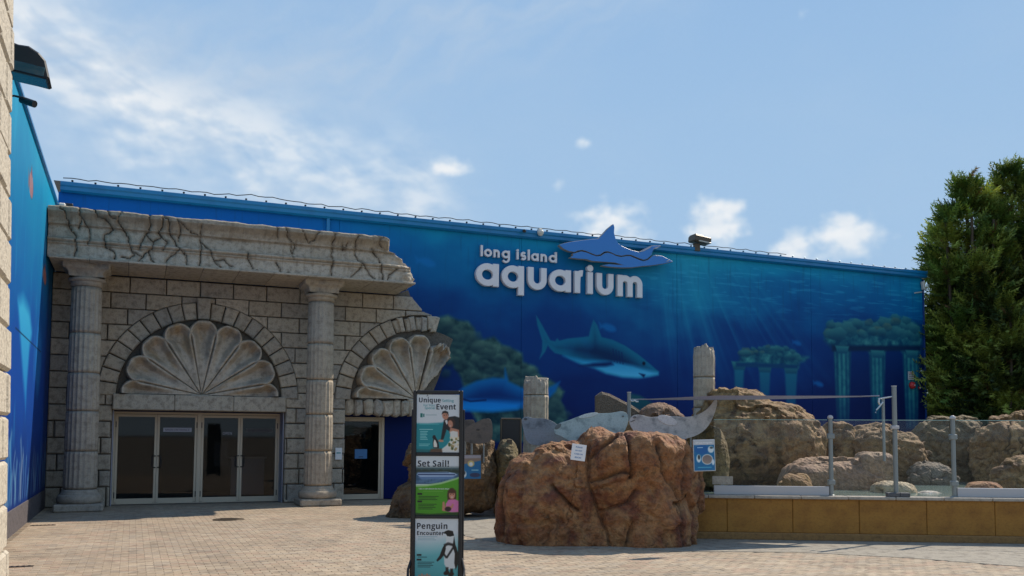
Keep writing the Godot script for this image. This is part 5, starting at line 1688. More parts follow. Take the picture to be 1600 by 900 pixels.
func build_ruin_columns() -> void:
	var specs := [["short broken column stump in front of the head-on painted shark", Vector3(8.381, 1.424, -18.447), 0.285, 1.86, 501], ["tall broken column with a chipped slanted top right of the grey whale", Vector3(11.414, 1.592, -16.284), 0.235, 2.28, 502]]
	for s in specs:
		var t := thing("broken_column", s[0], "column", s[1] - Vector3(0, 0.3, 0), 0, "broken columns in the pool")
		var f := fnl(s[4], 2.0, 4)
		var h: float = s[3]
		var cuts := [0.0, h * 0.45, h * 0.74, h] if s[4] == 502 else [0.0, h * 0.40, h * 0.80, h]
		for d in 3:
			var y0: float = cuts[d] + 0.004
			var y1: float = cuts[d + 1] - 0.004
			var P := PackedVector3Array()
			var rows := 16
			for j in rows + 2:
				for i in 120:
					var a := TAU * i / 120.0
					var k := clampf((j - 1) / (rows - 1.0), 0, 1)
					var y := lerpf(y0, y1, k)
					var r: float = s[2] * (1.0 - 0.06 * absf(sin(a * 8.0)))
					var q := Vector3(sin(a) * r, y, cos(a) * r)
					r *= 1.0 + 0.05 * f.get_noise_3dv(q * 2.0)
					if d == 2:
						var slant := (cos(a + 0.9) * 0.10 if s[4] == 502 else 0.0) + f.get_noise_3dv(Vector3(cos(a), 0, sin(a)) * 0.9) * 0.12
						y += maxf(k - 0.5, 0.0) * 2.0 * slant
						r *= 1.0 - 0.12 * smoothstep(0.7, 1.0, k) * clampf(f.get_noise_3dv(q * 2.5) + 0.5, 0, 1)
					if j == 0 or j == rows + 1:
						r = 0.0
					P.append(Vector3(sin(a) * r, y, cos(a) * r))
			var b := Mb.new()
			b.grid(P, 120, rows + 2, true)
			obj("drum", b, M.column if d != 1 else M.column_pale, t)


# ---------------------------------------------------------------- metal seals and whale on the rock edge
func cutout(label: String, pts: Array, tone: Color, sd: int, marks: Array, kind: String) -> void:
	var base: Vector3 = pts[0]
	for p: Vector3 in pts:
		base.y = minf(base.y, p.y)
	var loc := PackedVector2Array()
	for p: Vector3 in pts:
		var q := (p - base).rotated(Vector3.UP, -YAW)
		loc.append(Vector2(q.x, q.y))
	# round the corners
	for k in 2:
		var r := PackedVector2Array()
		for i in loc.size():
			var a := loc[i]
			var b2 := loc[(i + 1) % loc.size()]
			r.append(a.lerp(b2, 0.25))
			r.append(a.lerp(b2, 0.75))
		loc = r
	var t := thing("metal_" + kind, label, kind + " cutout", base, YAW, "metal animal silhouettes on the rock edge")
	var b := Mb.new()
	b.prism(loc, -0.008, 0.008, 0.003, [], true)
	var m := rough_mat(tone, ntex(sd, 0.018, 5, [[0.0, Color(0.55, 0.58, 0.6)], [0.4, Color(0.93, 0.95, 0.95)], [1.0, Color.WHITE]], 256), 0.9, M.fine, 2.0, null, 0, 0.55)
	obj("body", b, m, t)
	var lo := loc[0]
	var hi := loc[0]
	for q in loc:
		lo = lo.min(q)
		hi = hi.max(q)
	var dark := mat(tone.darkened(0.45), 0.6)
	var pale := rough_mat(tone.lightened(0.22), M.fine, 1.5, null, 1, null, 0, 0.5)
	for mk in marks:
		var c: Vector2 = lo + (hi - lo) * mk[1]
		var k := Mb.new()
		var oval := PackedVector2Array()
		for i in 16:
			oval.append(c + Vector2(cos(TAU * i / 16) * mk[2], sin(TAU * i / 16) * mk[3]).rotated(mk[4]))
		k.prism(oval, 0.008, 0.016, 0.003)
		obj(mk[0], k, pale if mk[0] == "flipper" else dark, t)
	for s in [0.3, 0.7]:
		tubepart("stay", [Vector3(lerpf(lo.x, hi.x, s), -0.35, -0.03), Vector3(lerpf(lo.x, hi.x, s), (hi.y - lo.y) * 0.4, -0.03)], 0.015, M.galv, t, 8)


func build_cutouts() -> void:
	cutout("dark slate-blue metal seal behind the pale blue one", [Vector3(6.182, 1.972, -14.226), Vector3(6.262, 2.028, -14.189), Vector3(6.385, 1.985, -14.139), Vector3(6.548, 1.997, -14.07), Vector3(6.713, 1.931, -14.004), Vector3(6.86, 1.789, -13.952), Vector3(6.987, 1.646, -13.908), Vector3(6.93, 1.513, -13.942), Vector3(6.461, 1.51, -14.14), Vector3(6.275, 1.564, -14.214), Vector3(6.217, 1.829, -14.221)], lin(0.22, 0.265, 0.32), 601, [["nose", Vector2(0.08, 0.92), 0.03, 0.02, 0.0]], "seal")
	cutout("pale blue metal seal lying on the boulder's edge", [Vector3(6.63, 1.83, -13.829), Vector3(6.698, 1.906, -13.795), Vector3(6.847, 1.951, -13.729), Vector3(7.016, 2.028, -13.652), Vector3(7.186, 2.084, -13.577), Vector3(7.367, 2.074, -13.501), Vector3(7.548, 2.086, -13.424), Vector3(7.688, 2.12, -13.362), Vector3(7.78, 2.077, -13.326), Vector3(7.795, 1.924, -13.331), Vector3(7.739, 1.771, -13.365), Vector3(7.643, 1.596, -13.417), Vector3(7.384, 1.518, -13.532), Vector3(6.98, 1.548, -13.7), Vector3(6.817, 1.634, -13.763), Vector3(6.714, 1.699, -13.802), Vector3(6.633, 1.72, -13.835)], lin(0.42, 0.56, 0.58), 602, [["flipper", Vector2(0.46, 0.88), 0.17, 0.035, 0.22], ["eye", Vector2(0.93, 0.86), 0.022, 0.014, 0.0], ["snout", Vector2(0.05, 0.55), 0.07, 0.035, 0.7]], "seal")
	cutout("grey metal whale with its tail raised to the right", [Vector3(7.752, 1.977, -13.236), Vector3(7.82, 2.053, -13.202), Vector3(7.94, 2.054, -13.152), Vector3(8.061, 2.011, -13.103), Vector3(8.201, 2.023, -13.044), Vector3(8.42, 2.035, -12.95), Vector3(8.681, 2.015, -12.841), Vector3(8.859, 2.07, -12.762), Vector3(8.996, 2.179, -12.697), Vector3(9.092, 2.332, -12.646), Vector3(9.133, 2.299, -12.631), Vector3(9.089, 2.082, -12.664), Vector3(8.986, 1.843, -12.724), Vector3(8.83, 1.712, -12.799), Vector3(8.632, 1.646, -12.887), Vector3(8.454, 1.58, -12.967), Vector3(8.134, 1.578, -13.102), Vector3(7.932, 1.642, -13.183), Vector3(7.828, 1.771, -13.218), Vector3(7.765, 1.879, -13.237)], lin(0.55, 0.535, 0.53), 603, [["flipper", Vector2(0.43, 0.52), 0.17, 0.075, -0.32], ["eye", Vector2(0.06, 0.58), 0.03, 0.02, 0.0], ["mouth", Vector2(0.04, 0.50), 0.05, 0.01, 0.4]], "whale")
	cutout("dull grey-brown metal fish head at the far left on the dark rock", [Vector3(5.984, 1.796, -16.606), Vector3(6.096, 1.897, -16.552), Vector3(6.211, 1.948, -16.5), Vector3(6.301, 2.011, -16.457), Vector3(6.474, 2.038, -16.382), Vector3(6.515, 1.85, -16.378), Vector3(6.511, 1.574, -16.398), Vector3(6.293, 1.522, -16.494), Vector3(6.084, 1.546, -16.581), Vector3(5.989, 1.595, -16.617)], lin(0.145, 0.115, 0.095), 604, [["eye", Vector2(0.5, 0.55), 0.035, 0.02, 0.0]], "fish")
	cutout("dull brown metal fin behind the fish head", [Vector3(6.033, 1.99, -16.898), Vector3(6.209, 2.016, -16.822), Vector3(6.304, 1.991, -16.784), Vector3(6.328, 1.57, -16.802), Vector3(6.045, 1.569, -16.922)], lin(0.12, 0.095, 0.08), 605, [], "fin")
	var g := thing("gate_frame", "thin dark metal gate frame in the gap left of the boulder", "gate", Vector3(7.521, 1.156, -17.85), YAW)
	for x in [-0.21, 0.21]:
		tubepart("upright", [Vector3(x, -0.5, 0), Vector3(x, 0.90, 0)], 0.022, M.bronze, g, 8)
	tubepart("top_rail", [Vector3(-0.21, 0.90, 0), Vector3(0.21, 0.90, 0)], 0.022, M.bronze, g, 8)
	boxpart("gate_panel", Vector3(0, 0.2, -0.01), Vector3(0.39, 1.35, 0.006), M.black, g, 0)


# ---------------------------------------------------------------- wall lettering and shark sign
func stroke(pts: PackedVector2Array, w: float, round_ends := false) -> PackedVector2Array:
	return Geometry2D.offset_polyline(pts, w / 2.0, Geometry2D.JOIN_ROUND, Geometry2D.END_ROUND if round_ends else Geometry2D.END_BUTT)[0]


func merged(list: Array) -> Array:
	# [outers, holes] of the union
	var outers := [list[0]]
	var holes := []
	for k in range(1, list.size()):
		var cur: PackedVector2Array = list[k]
		var keep := []
		for o: PackedVector2Array in outers:
			var r := Geometry2D.merge_polygons(o, cur)
			var outs := []
			for q in r:
				if Geometry2D.is_polygon_clockwise(q):
					holes.append(q)
				else:
					outs.append(q)
			if outs.size() == 1:
				cur = outs[0]
			else:
				keep.append(o)
		keep.append(cur)
		outers = keep
	return [outers, holes]


func ring(c: Vector2, r: float, a0 := 0.0, a1 := 360.0) -> PackedVector2Array:
	return arc(c, r, a0, a1, 36)


func letter_shapes(ch: String, w: float, x: float, t: float, asc: float) -> Array:
	# outlines of one letter: width w, x-height x, stroke t; [outers, holes]
	var bar := func(l: float, b: float, r: float, tp: float) -> PackedVector2Array: return PackedVector2Array([Vector2(l, b), Vector2(r, b), Vector2(r, tp), Vector2(l, tp)])
	var bowl := func(l: float, r: float) -> Array:
		var o := PackedVector2Array()
		var i := PackedVector2Array()
		var c := Vector2((l + r) / 2, x / 2)
		for k in 40:
			var a := TAU * k / 40
			o.append(c + Vector2(cos(a) * (r - l) / 2, sin(a) * x / 2))
			i.append(c + Vector2(cos(a) * ((r - l) / 2 - t), sin(a) * (x / 2 - t)))
		return [o, i]
	match ch:
		"a", "q", "d", "g", "o":
			var bw: Array = bowl.call(0.0, w)
			if ch == "o":
				return [[bw[0]], [bw[1]]]
			var stem: PackedVector2Array = bar.call(w - t, {"a": 0.0, "q": -0.30 * x, "d": 0.0, "g": -0.22 * x}[ch], w, asc if ch == "d" else x)
			var list := [bw[0], stem]
			if ch == "g":
				list.append(stroke(arc(Vector2(w / 2, -0.08 * x), w / 2 - t / 2, 5, -155, 14), t * 0.9))
			var m := merged(list)
			return [m[0], [bw[1]]]
		"u":
			var r := (w - t) / 2
			var p := PackedVector2Array([Vector2(t / 2, x)])
			p.append_array(arc(Vector2(w / 2, r + t / 2), r, 180, 360, 20))
			p.append(Vector2(w - t / 2, x))
			return [[stroke(p, t)], []]
		"n", "m", "r":
			var n := {"n": 1, "m": 2, "r": 1}[ch] as int
			var step := (w - t) / n
			var list := [bar.call(0.0, 0.0, t, x)]
			for k in n:
				var r := step / 2
				var c := Vector2(t / 2 + step * k + r, x - t / 2 - r)
				var p := arc(c, r, 180, 60 if ch == "r" else 0, 16)
				if ch != "r":
					p.append(Vector2(c.x + r, 0))
				else:
					c = Vector2(t / 2 + step * 0.9, x - t / 2 - step * 0.62)
					p = PackedVector2Array([Vector2(t / 2, x * 0.45)])
					p.append_array(arc(c, step * 0.85, 165, 78, 10))
				list.append(stroke(p, t))
			return merged(list)
		"i":
			return [[bar.call(0.0, 0.0, t, x), arc(Vector2(t / 2, x + t * 0.62), t * 0.56, 0, 342, 19)], []]
		"l":
			return [[bar.call(0.0, 0.0, t, asc)], []]
		"s":
			var r := (x - t) / 4
			var p := arc(Vector2(w / 2, x - t / 2 - r), minf(r * 1.3, w / 2 - t / 2), 30, 270, 16)
			p.append_array(arc(Vector2(w / 2, t / 2 + r), minf(r * 1.3, w / 2 - t / 2), 88, -150, 16))
			return [[stroke(p, t)], []]
	return [[], []]


func build_lettering() -> void:
	var sign_words := [
		["aquarium", "raised white letters reading aquarium under the shark sign", 5.935, 0.655, 0.185, 0.9, [[8.785, 0.70], [9.572, 0.695], [10.387, 0.60], [11.072, 0.71], [11.899, 0.35], [12.324, 0.185], [12.634, 0.575], [13.345, 0.87]]],
		["longisland", "small raised white letters reading long island above the word aquarium", 6.79, 0.225, 0.062, 0.315, [[8.945, 0.062], [9.05, 0.235], [9.335, 0.19], [9.595, 0.245], [10.055, 0.062], [10.175, 0.185], [10.405, 0.062], [10.515, 0.235], [10.815, 0.20], [11.085, 0.255]]],
	]
	for w in sign_words:
		var word: String = w[0]
		var t := thing("wall_lettering", w[1], "lettering", Vector3(0, 0, FRONT))
		for k in word.length():
			var sh := letter_shapes(word[k], w[6][k][1], w[3], w[4], w[5])
			var b := Mb.new()
			for o: PackedVector2Array in sh[0]:
				var mine := []
				for h: PackedVector2Array in sh[1]:
					if Geometry2D.is_point_in_polygon(h[0], o):
						mine.append(h)
				b.prism(o, 0.03, 0.16 if w[3] > 0.5 else 0.11, 0.012 if w[3] > 0.5 else 0.006, mine)
			obj("letter", b, M.letter, t, Vector3(w[6][k][0], w[2], 0))
	var t := thing("shark_sign", "blue shark logo cut in two by a wave, standing above the lettering", "sign", Vector3(0, 0, FRONT + 0.32))
	var upper := PackedVector2Array([Vector2(11.301, 7.266), Vector2(11.434, 7.323), Vector2(11.601, 7.372), Vector2(11.853, 7.429), Vector2(12.107, 7.483), Vector2(12.363, 7.534), Vector2(12.586, 7.566), Vector2(12.672, 7.643), Vector2(12.759, 7.737), Vector2(12.924, 7.915), Vector2(13.099, 8.057), Vector2(13.125, 7.966), Vector2(13.112, 7.801), Vector2(13.177, 7.582), Vector2(13.256, 7.496), Vector2(13.361, 7.427), Vector2(13.538, 7.373), Vector2(13.715, 7.326), Vector2(13.983, 7.286), Vector2(14.164, 7.389), Vector2(14.413, 7.513), Vector2(14.756, 7.552), Vector2(14.572, 7.48), Vector2(14.462, 7.383), Vector2(14.416, 7.253), Vector2(14.262, 7.113), Vector2(14.14, 7.072), Vector2(14.028, 7.094), Vector2(13.893, 7.13), Vector2(13.693, 7.183), Vector2(13.537, 7.17), Vector2(13.361, 7.127), Vector2(13.163, 7.146), Vector2(13.01, 7.202), Vector2(12.88, 7.222), Vector2(12.771, 7.197), Vector2(12.642, 7.101), Vector2(12.513, 7.074), Vector2(12.363, 7.115), Vector2(12.192, 7.162), Vector2(12.043, 7.187), Vector2(11.904, 7.16), Vector2(11.79, 7.104), Vector2(11.601, 7.118), Vector2(11.434, 7.172)])
	var lower := PackedVector2Array([Vector2(11.652, 6.925), Vector2(11.752, 6.994), Vector2(11.735, 7.046), Vector2(11.853, 7.079), Vector2(12.014, 7.139), Vector2(12.192, 7.12), Vector2(12.363, 7.069), Vector2(12.513, 7.036), Vector2(12.663, 7.057), Vector2(12.793, 7.145), Vector2(12.902, 7.177), Vector2(13.032, 7.158), Vector2(13.185, 7.101), Vector2(13.361, 7.081), Vector2(13.537, 7.123), Vector2(13.679, 7.135), Vector2(13.871, 7.081), Vector2(14.027, 7.039), Vector2(14.14, 7.017), Vector2(14.298, 7.077), Vector2(14.457, 7.209), Vector2(14.571, 7.242), Vector2(14.8, 7.238), Vector2(14.983, 7.174), Vector2(15.177, 7.098), Vector2(14.844, 7.011), Vector2(14.433, 6.923), Vector2(14.072, 6.87), Vector2(13.714, 6.802), Vector2(13.36, 6.77), Vector2(13.01, 6.761), Vector2(12.706, 6.775), Vector2(12.923, 6.831), Vector2(13.185, 6.837), Vector2(13.47, 6.845), Vector2(13.141, 6.903), Vector2(12.75, 6.894), Vector2(12.384, 6.887), Vector2(12.192, 6.925), Vector2(11.938, 6.919)])
	for pr in [[upper, "shark_back"], [lower, "shark_belly"]]:
		var rim := Mb.new()
		for grown in Geometry2D.offset_polygon(pr[0], 0.010, Geometry2D.JOIN_ROUND):
			if absf(Mb.area(grown)) > 0.05:
				rim.prism(grown, -0.10, 0.02, 0.006, [], true)
		var o := obj(pr[1], rim, M.letter_edge, t)
		var face := Mb.new()
		face.prism(pr[0], 0.02, 0.035, 0.004)
		obj("blue_face", face, M.shark_blue, o)
	for s in [[Vector2(13.959, 7.277), Vector2(14.184, 7.391), Vector2(14.42, 7.514), Vector2(14.365, 7.454), Vector2(14.139, 7.332)], [Vector2(14.456, 7.446), Vector2(14.73, 7.542), Vector2(14.593, 7.45)], [Vector2(14.911, 7.081), Vector2(15.05, 7.148), Vector2(15.003, 7.089)], [Vector2(14.546, 7.209), Vector2(14.683, 7.268), Vector2(14.637, 7.217)]]:
		var h := Mb.new()
		h.prism(PackedVector2Array(s), 0.036, 0.042, 0.001)
		obj("highlight", h, M.white, t)
	for x in [11.9, 13.2, 14.4]:
		tubepart("bracket", [Vector3(x, 7.12, -0.32), Vector3(x, 7.12, -0.05)], 0.02, M.galv, t, 8)


# ---------------------------------------------------------------- things on the roof and walls
func build_fittings() -> void:
	var t := thing("roof_floodlight", "grey boxy floodlight standing on the roof edge right of the shark sign", "floodlight", Vector3(16.32, 7.55, FRONT + 0.14), 0.0)
	boxpart("housing", Vector3(0, 0.36, 0), Vector3(0.62, 0.20, 0.42), M.bronze, t, 0.03, Basis(Vector3.FORWARD, 0.10))
	boxpart("visor", Vector3(-0.12, 0.45, 0.0), Vector3(0.34, 0.12, 0.36), M.bronze, t, 0.03, Basis(Vector3.FORWARD, 0.10))
	boxpart("lens", Vector3(0.05, 0.27, 0.16), Vector3(0.46, 0.03, 0.16), M.lamp_white, t, 0.008, Basis(Vector3.FORWARD, 0.10))
	boxpart("bracket", Vector3(-0.12, 0.12, 0), Vector3(0.20, 0.24, 0.12), M.bronze, t, 0.01)
	t = thing("dome_camera", "small pale dome camera under the gutter above the lettering", "camera", Vector3(10.74, 7.60, FRONT + 0.24))
	boxpart("mount", Vector3(0, 0.08, -0.06), Vector3(0.12, 0.10, 0.16), M.lamp_white, t, 0.02)
	var b := Mb.new()
	b.lathe([Vector2(0, -0.10), Vector2(0.05, -0.085), Vector2(0.085, -0.04), Vector2(0.095, 0.0), Vector2(0.10, 0.04), Vector2(0.06, 0.07), Vector2(0, 0.07)], 20)
	obj("dome", b, M.lamp_white, t)
	t = thing("spot_camera", "tiny dark camera on the gutter left of the dome camera", "camera", Vector3(10.22, 7.58, FRONT + 0.24))
	tubepart("body", [Vector3(-0.04, 0, 0.1), Vector3(0.04, 0.03, -0.05)], 0.045, M.black, t, 12)
	boxpart("mount", Vector3(0.0, 0.04, -0.04), Vector3(0.05, 0.06, 0.08), M.black, t, 0.01)
	# cable clipped along the roof edge
	var path := []
	rng.seed = 77
	for k in 120:
		var x := -1.7 + k * 0.18
		path.append(Vector3(x, 7.745 + 0.015 * sin(k * 1.9) + rng.randf_range(0, 0.025) + (0.06 * sin((k - 20) * 0.3) if k > 20 and k < 30 else 0.0), FRONT + 0.14))
	tag(tubepart("roof_cable", path, 0.012, M.rubber, self, 5), "thin dark cable running along the roof edge over the entrance", "cable")
	tag(tubepart("loose_cable", [Vector3(-1.571, 7.768, -24.175), Vector3(-1.609, 7.58, -24.204), Vector3(-1.733, 7.375, -24.271), Vector3(-1.846, 7.28, -24.325)], 0.016, M.galv, self, 6), "pale loose cable hanging from the roof edge into the left corner", "cable")
	t = thing("corner_lamp", "small white and black lamp head in the corner where the wing meets the roof", "lamp", Vector3(-1.68, 7.02, -23.2))
	boxpart("head", Vector3(0, 0, 0), Vector3(0.16, 0.12, 0.16), M.lamp_white, t, 0.03)
	boxpart("mount", Vector3(0.14, 0.02, -0.1), Vector3(0.18, 0.14, 0.14), M.black, t, 0.02)
	# wing flood light
	t = thing("wing_floodlight", "black hooded floodlight jutting from the wing beside the pale stone pier", "floodlight", Vector3(-1.78, 6.22, -13.0))
	var hood := Mb.new()
	var side := PackedVector2Array([Vector2(0.0, 0.12), Vector2(0.0, 0.48), Vector2(0.10, 0.49), Vector2(0.28, 0.44), Vector2(0.40, 0.44), Vector2(0.52, 0.37), Vector2(0.60, 0.28), Vector2(0.65, 0.06), Vector2(0.62, 0.04), Vector2(0.20, 0.10)])
	hood.prism(side, -0.2, 0.2, 0.02, [], true)
	obj("hood", hood, M.black, t)
	boxpart("lens", Vector3(0.41, 0.065, 0.0), Vector3(0.40, 0.02, 0.34), M.lens_glass, t, 0.004, Basis(Vector3.FORWARD, 0.10))
	boxpart("lens_front", Vector3(0.40, 0.14, 0.205), Vector3(0.38, 0.12, 0.012), M.lens_glass, t, 0.004, Basis(Vector3.FORWARD, 0.12))
	boxpart("wall_bracket", Vector3(-0.01, 0.32, 0), Vector3(0.06, 0.34, 0.24), M.black, t, 0.01)
	t = thing("bullet_camera", "small black bullet camera on a thin arm below the hooded floodlight", "camera", Vector3(-1.80, 6.26, -14.0))
	tubepart("arm", [Vector3(0, 0.10, 0), Vector3(0.14, 0.12, 0), Vector3(0.26, 0.10, 0.02)], 0.016, M.black, t, 8)
	tubepart("body", [Vector3(0.22, 0.10, -0.06), Vector3(0.40, 0.02, 0.06)], 0.05, M.black, t, 12)
	# right end of the mural
	t = thing("alarm_bell", "round red alarm bell on the painted column at the mural's right end", "alarm bell", Vector3(25.28, 3.58, FRONT))
	b = Mb.new()
	b.lathe([Vector2(0, 0.0), Vector2(0.13, 0.0), Vector2(0.13, 0.04), Vector2(0.11, 0.09), Vector2(0.06, 0.12), Vector2(0, 0.125)], 24)
	obj("gong", b, M.red, t).rotation.x = PI / 2
	boxpart("bolt", Vector3(0.02, 0, 0.13), Vector3(0.05, 0.05, 0.02), M.white, t, 0.008)
	t = thing("wall_notice", "small white notice with red lines above the red alarm bell", "notice", Vector3(25.26, 3.92, FRONT + 0.01))
	boxpart("plate", Vector3.ZERO, Vector3(0.28, 0.30, 0.012), M.white, t, 0.003)
	for k in 4:
		boxpart("printed_line", Vector3(0, 0.09 - k * 0.06, 0.008), Vector3(0.22, 0.018, 0.003), M.red if k == 0 else M.slate, t, 0)
	t = thing("end_floodlight", "small white lamp under the gutter at the mural's right end", "lamp", Vector3(25.84, 7.18, FRONT + 0.08))
	boxpart("head", Vector3(0, 0, 0.02), Vector3(0.12, 0.26, 0.14), M.lamp_white, t, 0.03, Basis(Vector3.FORWARD, -0.2))
	boxpart("foot", Vector3(0.05, -0.13, 0.02), Vector3(0.16, 0.08, 0.14), M.lamp_white, t, 0.02)
	tag(tubepart("wall_bracket_bar", [Vector3(25.40, 6.86, FRONT + 0.12), Vector3(25.86, 6.94, FRONT + 0.02)], 0.022, M.lamp_white, self, 8), "short white bar slanting from the wall below the end lamp", "bracket")
	for q in [[25.62, 3.50, "little reddish socket box right of the alarm bell", M.red], [25.75, 4.1, "tiny white sensor at the mural's right edge", M.white]]:
		t = thing("wall_box", q[2], "wall box", Vector3(q[0], q[1], FRONT + 0.03))
		boxpart("body", Vector3.ZERO, Vector3(0.09, 0.07, 0.06), q[3], t, 0.012)
		boxpart("cover", Vector3(0, 0, 0.034), Vector3(0.06, 0.045, 0.012), M.lamp_white, t, 0.003)
	# covers let into the paving
	t = thing("round_cover", "dark round drain cover in the sunlit paving before the doors", "drain cover", Vector3(1.801, 0, -18.649) + Vector3(0, 0.006, 0))
	b = Mb.new()
	b.lathe([Vector2(0, 0.0), Vector2(0.30, 0.0), Vector2(0.31, -0.004), Vector2(0.31, -0.02)].map(func(v): return v), 32)
	b.lathe([Vector2(0.0, -0.02), Vector2(0.30, -0.02), Vector2(0.30, 0.004), Vector2(0.0, 0.006)], 32)
	obj("lid", b, M.bronze, t)
	for k in 5:
		boxpart("raised_bar", Vector3(0, 0.008, -0.2 + k * 0.1), Vector3(0.40 - absf(k - 2.0) * 0.08, 0.006, 0.03), M.bronze, t, 0.002)
	for q in [[Vector3(-1.461, 0, -18.568), "short dark slot drain near the corner of the wing"], [Vector3(-1.308, 0, -12.863), "short dark slot drain by the pale stone pier"]]:
		t = thing("slot_drain", q[1], "drain cover", q[0] + Vector3(0, 0.004, 0))
		boxpart("frame", Vector3.ZERO, Vector3(0.42, 0.008, 0.10), M.bronze, t, 0.002)
		for k in 6:
			boxpart("bar", Vector3(-0.16 + k * 0.064, 0.005, 0), Vector3(0.03, 0.006, 0.07), M.black, t, 0)


# ---------------------------------------------------------------- small notices on the rocks
func info_picture(kind: int) -> StandardMaterial3D:
	var P := Paint.new(0, 0.36, 0, 0.52, 500, Color(0.05, 0.42, 0.62))
	if kind == 0:
		P.rect(0, 0.44, 0.36, 0.52, Color(0.72, 0.74, 0.76))
		P.oval(0.14, 0.36, 0.13, 0.08, Color(0.02, 0.36, 0.62), 0.004)
		P.rect(0.06, 0.39, 0.16, 0.40, Color(0.8, 0.9, 0.95), 0.004)
		P.oval(0.30, 0.36, 0.055, 0.06, Color(0.80, 0.86, 0.88), 0.01)
		P.oval(0.31, 0.39, 0.03, 0.02, Color(0.25, 0.32, 0.36), 0.01)
		P.oval(0.23, 0.19, 0.10, 0.09, Color(0.85, 0.88, 0.88), 0.006)
		P.oval(0.23, 0.19, 0.088, 0.078, Color(0.46, 0.42, 0.41), 0.01, 0.0, Color(0.58, 0.52, 0.48))
		P.oval(0.08, 0.21, 0.04, 0.07, Color(0.82, 0.88, 0.9), 0.01)
		P.oval(0.085, 0.23, 0.02, 0.04, Color(0.12, 0.16, 0.18), 0.01)
		P.oval(0.33, 0.14, 0.025, 0.05, Color(0.8, 0.86, 0.9), 0.01)
		P.rect(0.06, 0.05, 0.30, 0.06, Color(0.4, 0.75, 0.85), 0.006)
	else:
		P.rect(0, 0.44, 0.36, 0.52, Color(0.62, 0.60, 0.62))
		P.poly(PackedVector2Array([Vector2(0, 0.44), Vector2(0.36, 0.46), Vector2(0.36, 0.40), Vector2(0, 0.30)]), Color(0.55, 0.48, 0.42), 0.01)
		P.oval(0.19, 0.33, 0.06, 0.07, Color(0.80, 0.72, 0.45), 0.01)
		P.oval(0.19, 0.32, 0.035, 0.045, Color(0.85, 0.88, 0.88), 0.01)
		P.oval(0.07, 0.10, 0.045, 0.08, Color(0.85, 0.88, 0.88), 0.01)
		P.oval(0.065, 0.13, 0.03, 0.05, Color(0.15, 0.2, 0.25), 0.01)
		P.oval(0.26, 0.08, 0.09, 0.05, Color(0.18, 0.22, 0.35), 0.01)
		P.rect(0.20, 0.18, 0.32, 0.20, Color(0.6, 0.8, 0.85), 0.006)
	var m := mat(Color.WHITE, 0.35)
	m.albedo_texture = P.texture()
	return m


func picture_quad(w: float, h: float) -> ArrayMesh:
	var b := Mb.new()
	b.use_uv = true
	b.quad(Vector3(-w / 2, -h / 2, 0), Vector3(w / 2, -h / 2, 0), Vector3(w / 2, h / 2, 0), Vector3(-w / 2, h / 2, 0))
	b.u = PackedVector2Array([Vector2(0, 1), Vector2(1, 1), Vector2(1, 0), Vector2(0, 0)])
	return b.mesh()


func build_notices() -> void:
	var t := thing("rock_notice", "white notice asking not to climb, leaning on the boulder's top", "notice", Vector3(6.244, 1.434, -12.17), YAW)
	t.rotation = Vector3(-0.10, YAW, -0.13)
	boxpart("plate", Vector3.ZERO, Vector3(0.22, 0.247, 0.008), M.white_print, t, 0.002)
	var lines := ["PLEASE", "DO NOT", "CLIMB ON", "ROCKS"]
	for k in 4:
		lettering(lines[k], M.print_blue, t, Vector3(0, 0.078 - k * 0.052, 0.005), [0.10, 0.10, 0.13, 0.095][k], true)
	t = thing("info_board", "blue illustrated information board on the boulder's right end", "information board", Vector3(7.768, 1.408, -11.093), YAW)
	t.rotation = Vector3(0, YAW + 0.05, 0.03)
	boxpart("plate", Vector3(0, 0, -0.012), Vector3(0.325, 0.465, 0.02), M.steel, t, 0.004)
	obj("printed_picture", picture_quad(0.305, 0.445), info_picture(0), t, Vector3(0, 0, 0.0005))
	lettering("African Penguins", M.print_white, t, Vector3(0, 0.185, 0.001), 0.25, true)
	t = thing("info_board", "blue information board on the dark rock behind the poster stand", "information board", Vector3(5.923, 1.095, -16.027), YAW)
	boxpart("plate", Vector3(0, 0, -0.012), Vector3(0.42, 0.47, 0.02), M.bronze, t, 0.004)
	obj("printed_picture", picture_quad(0.395, 0.445), info_picture(1), t, Vector3(0, 0, 0.0005))


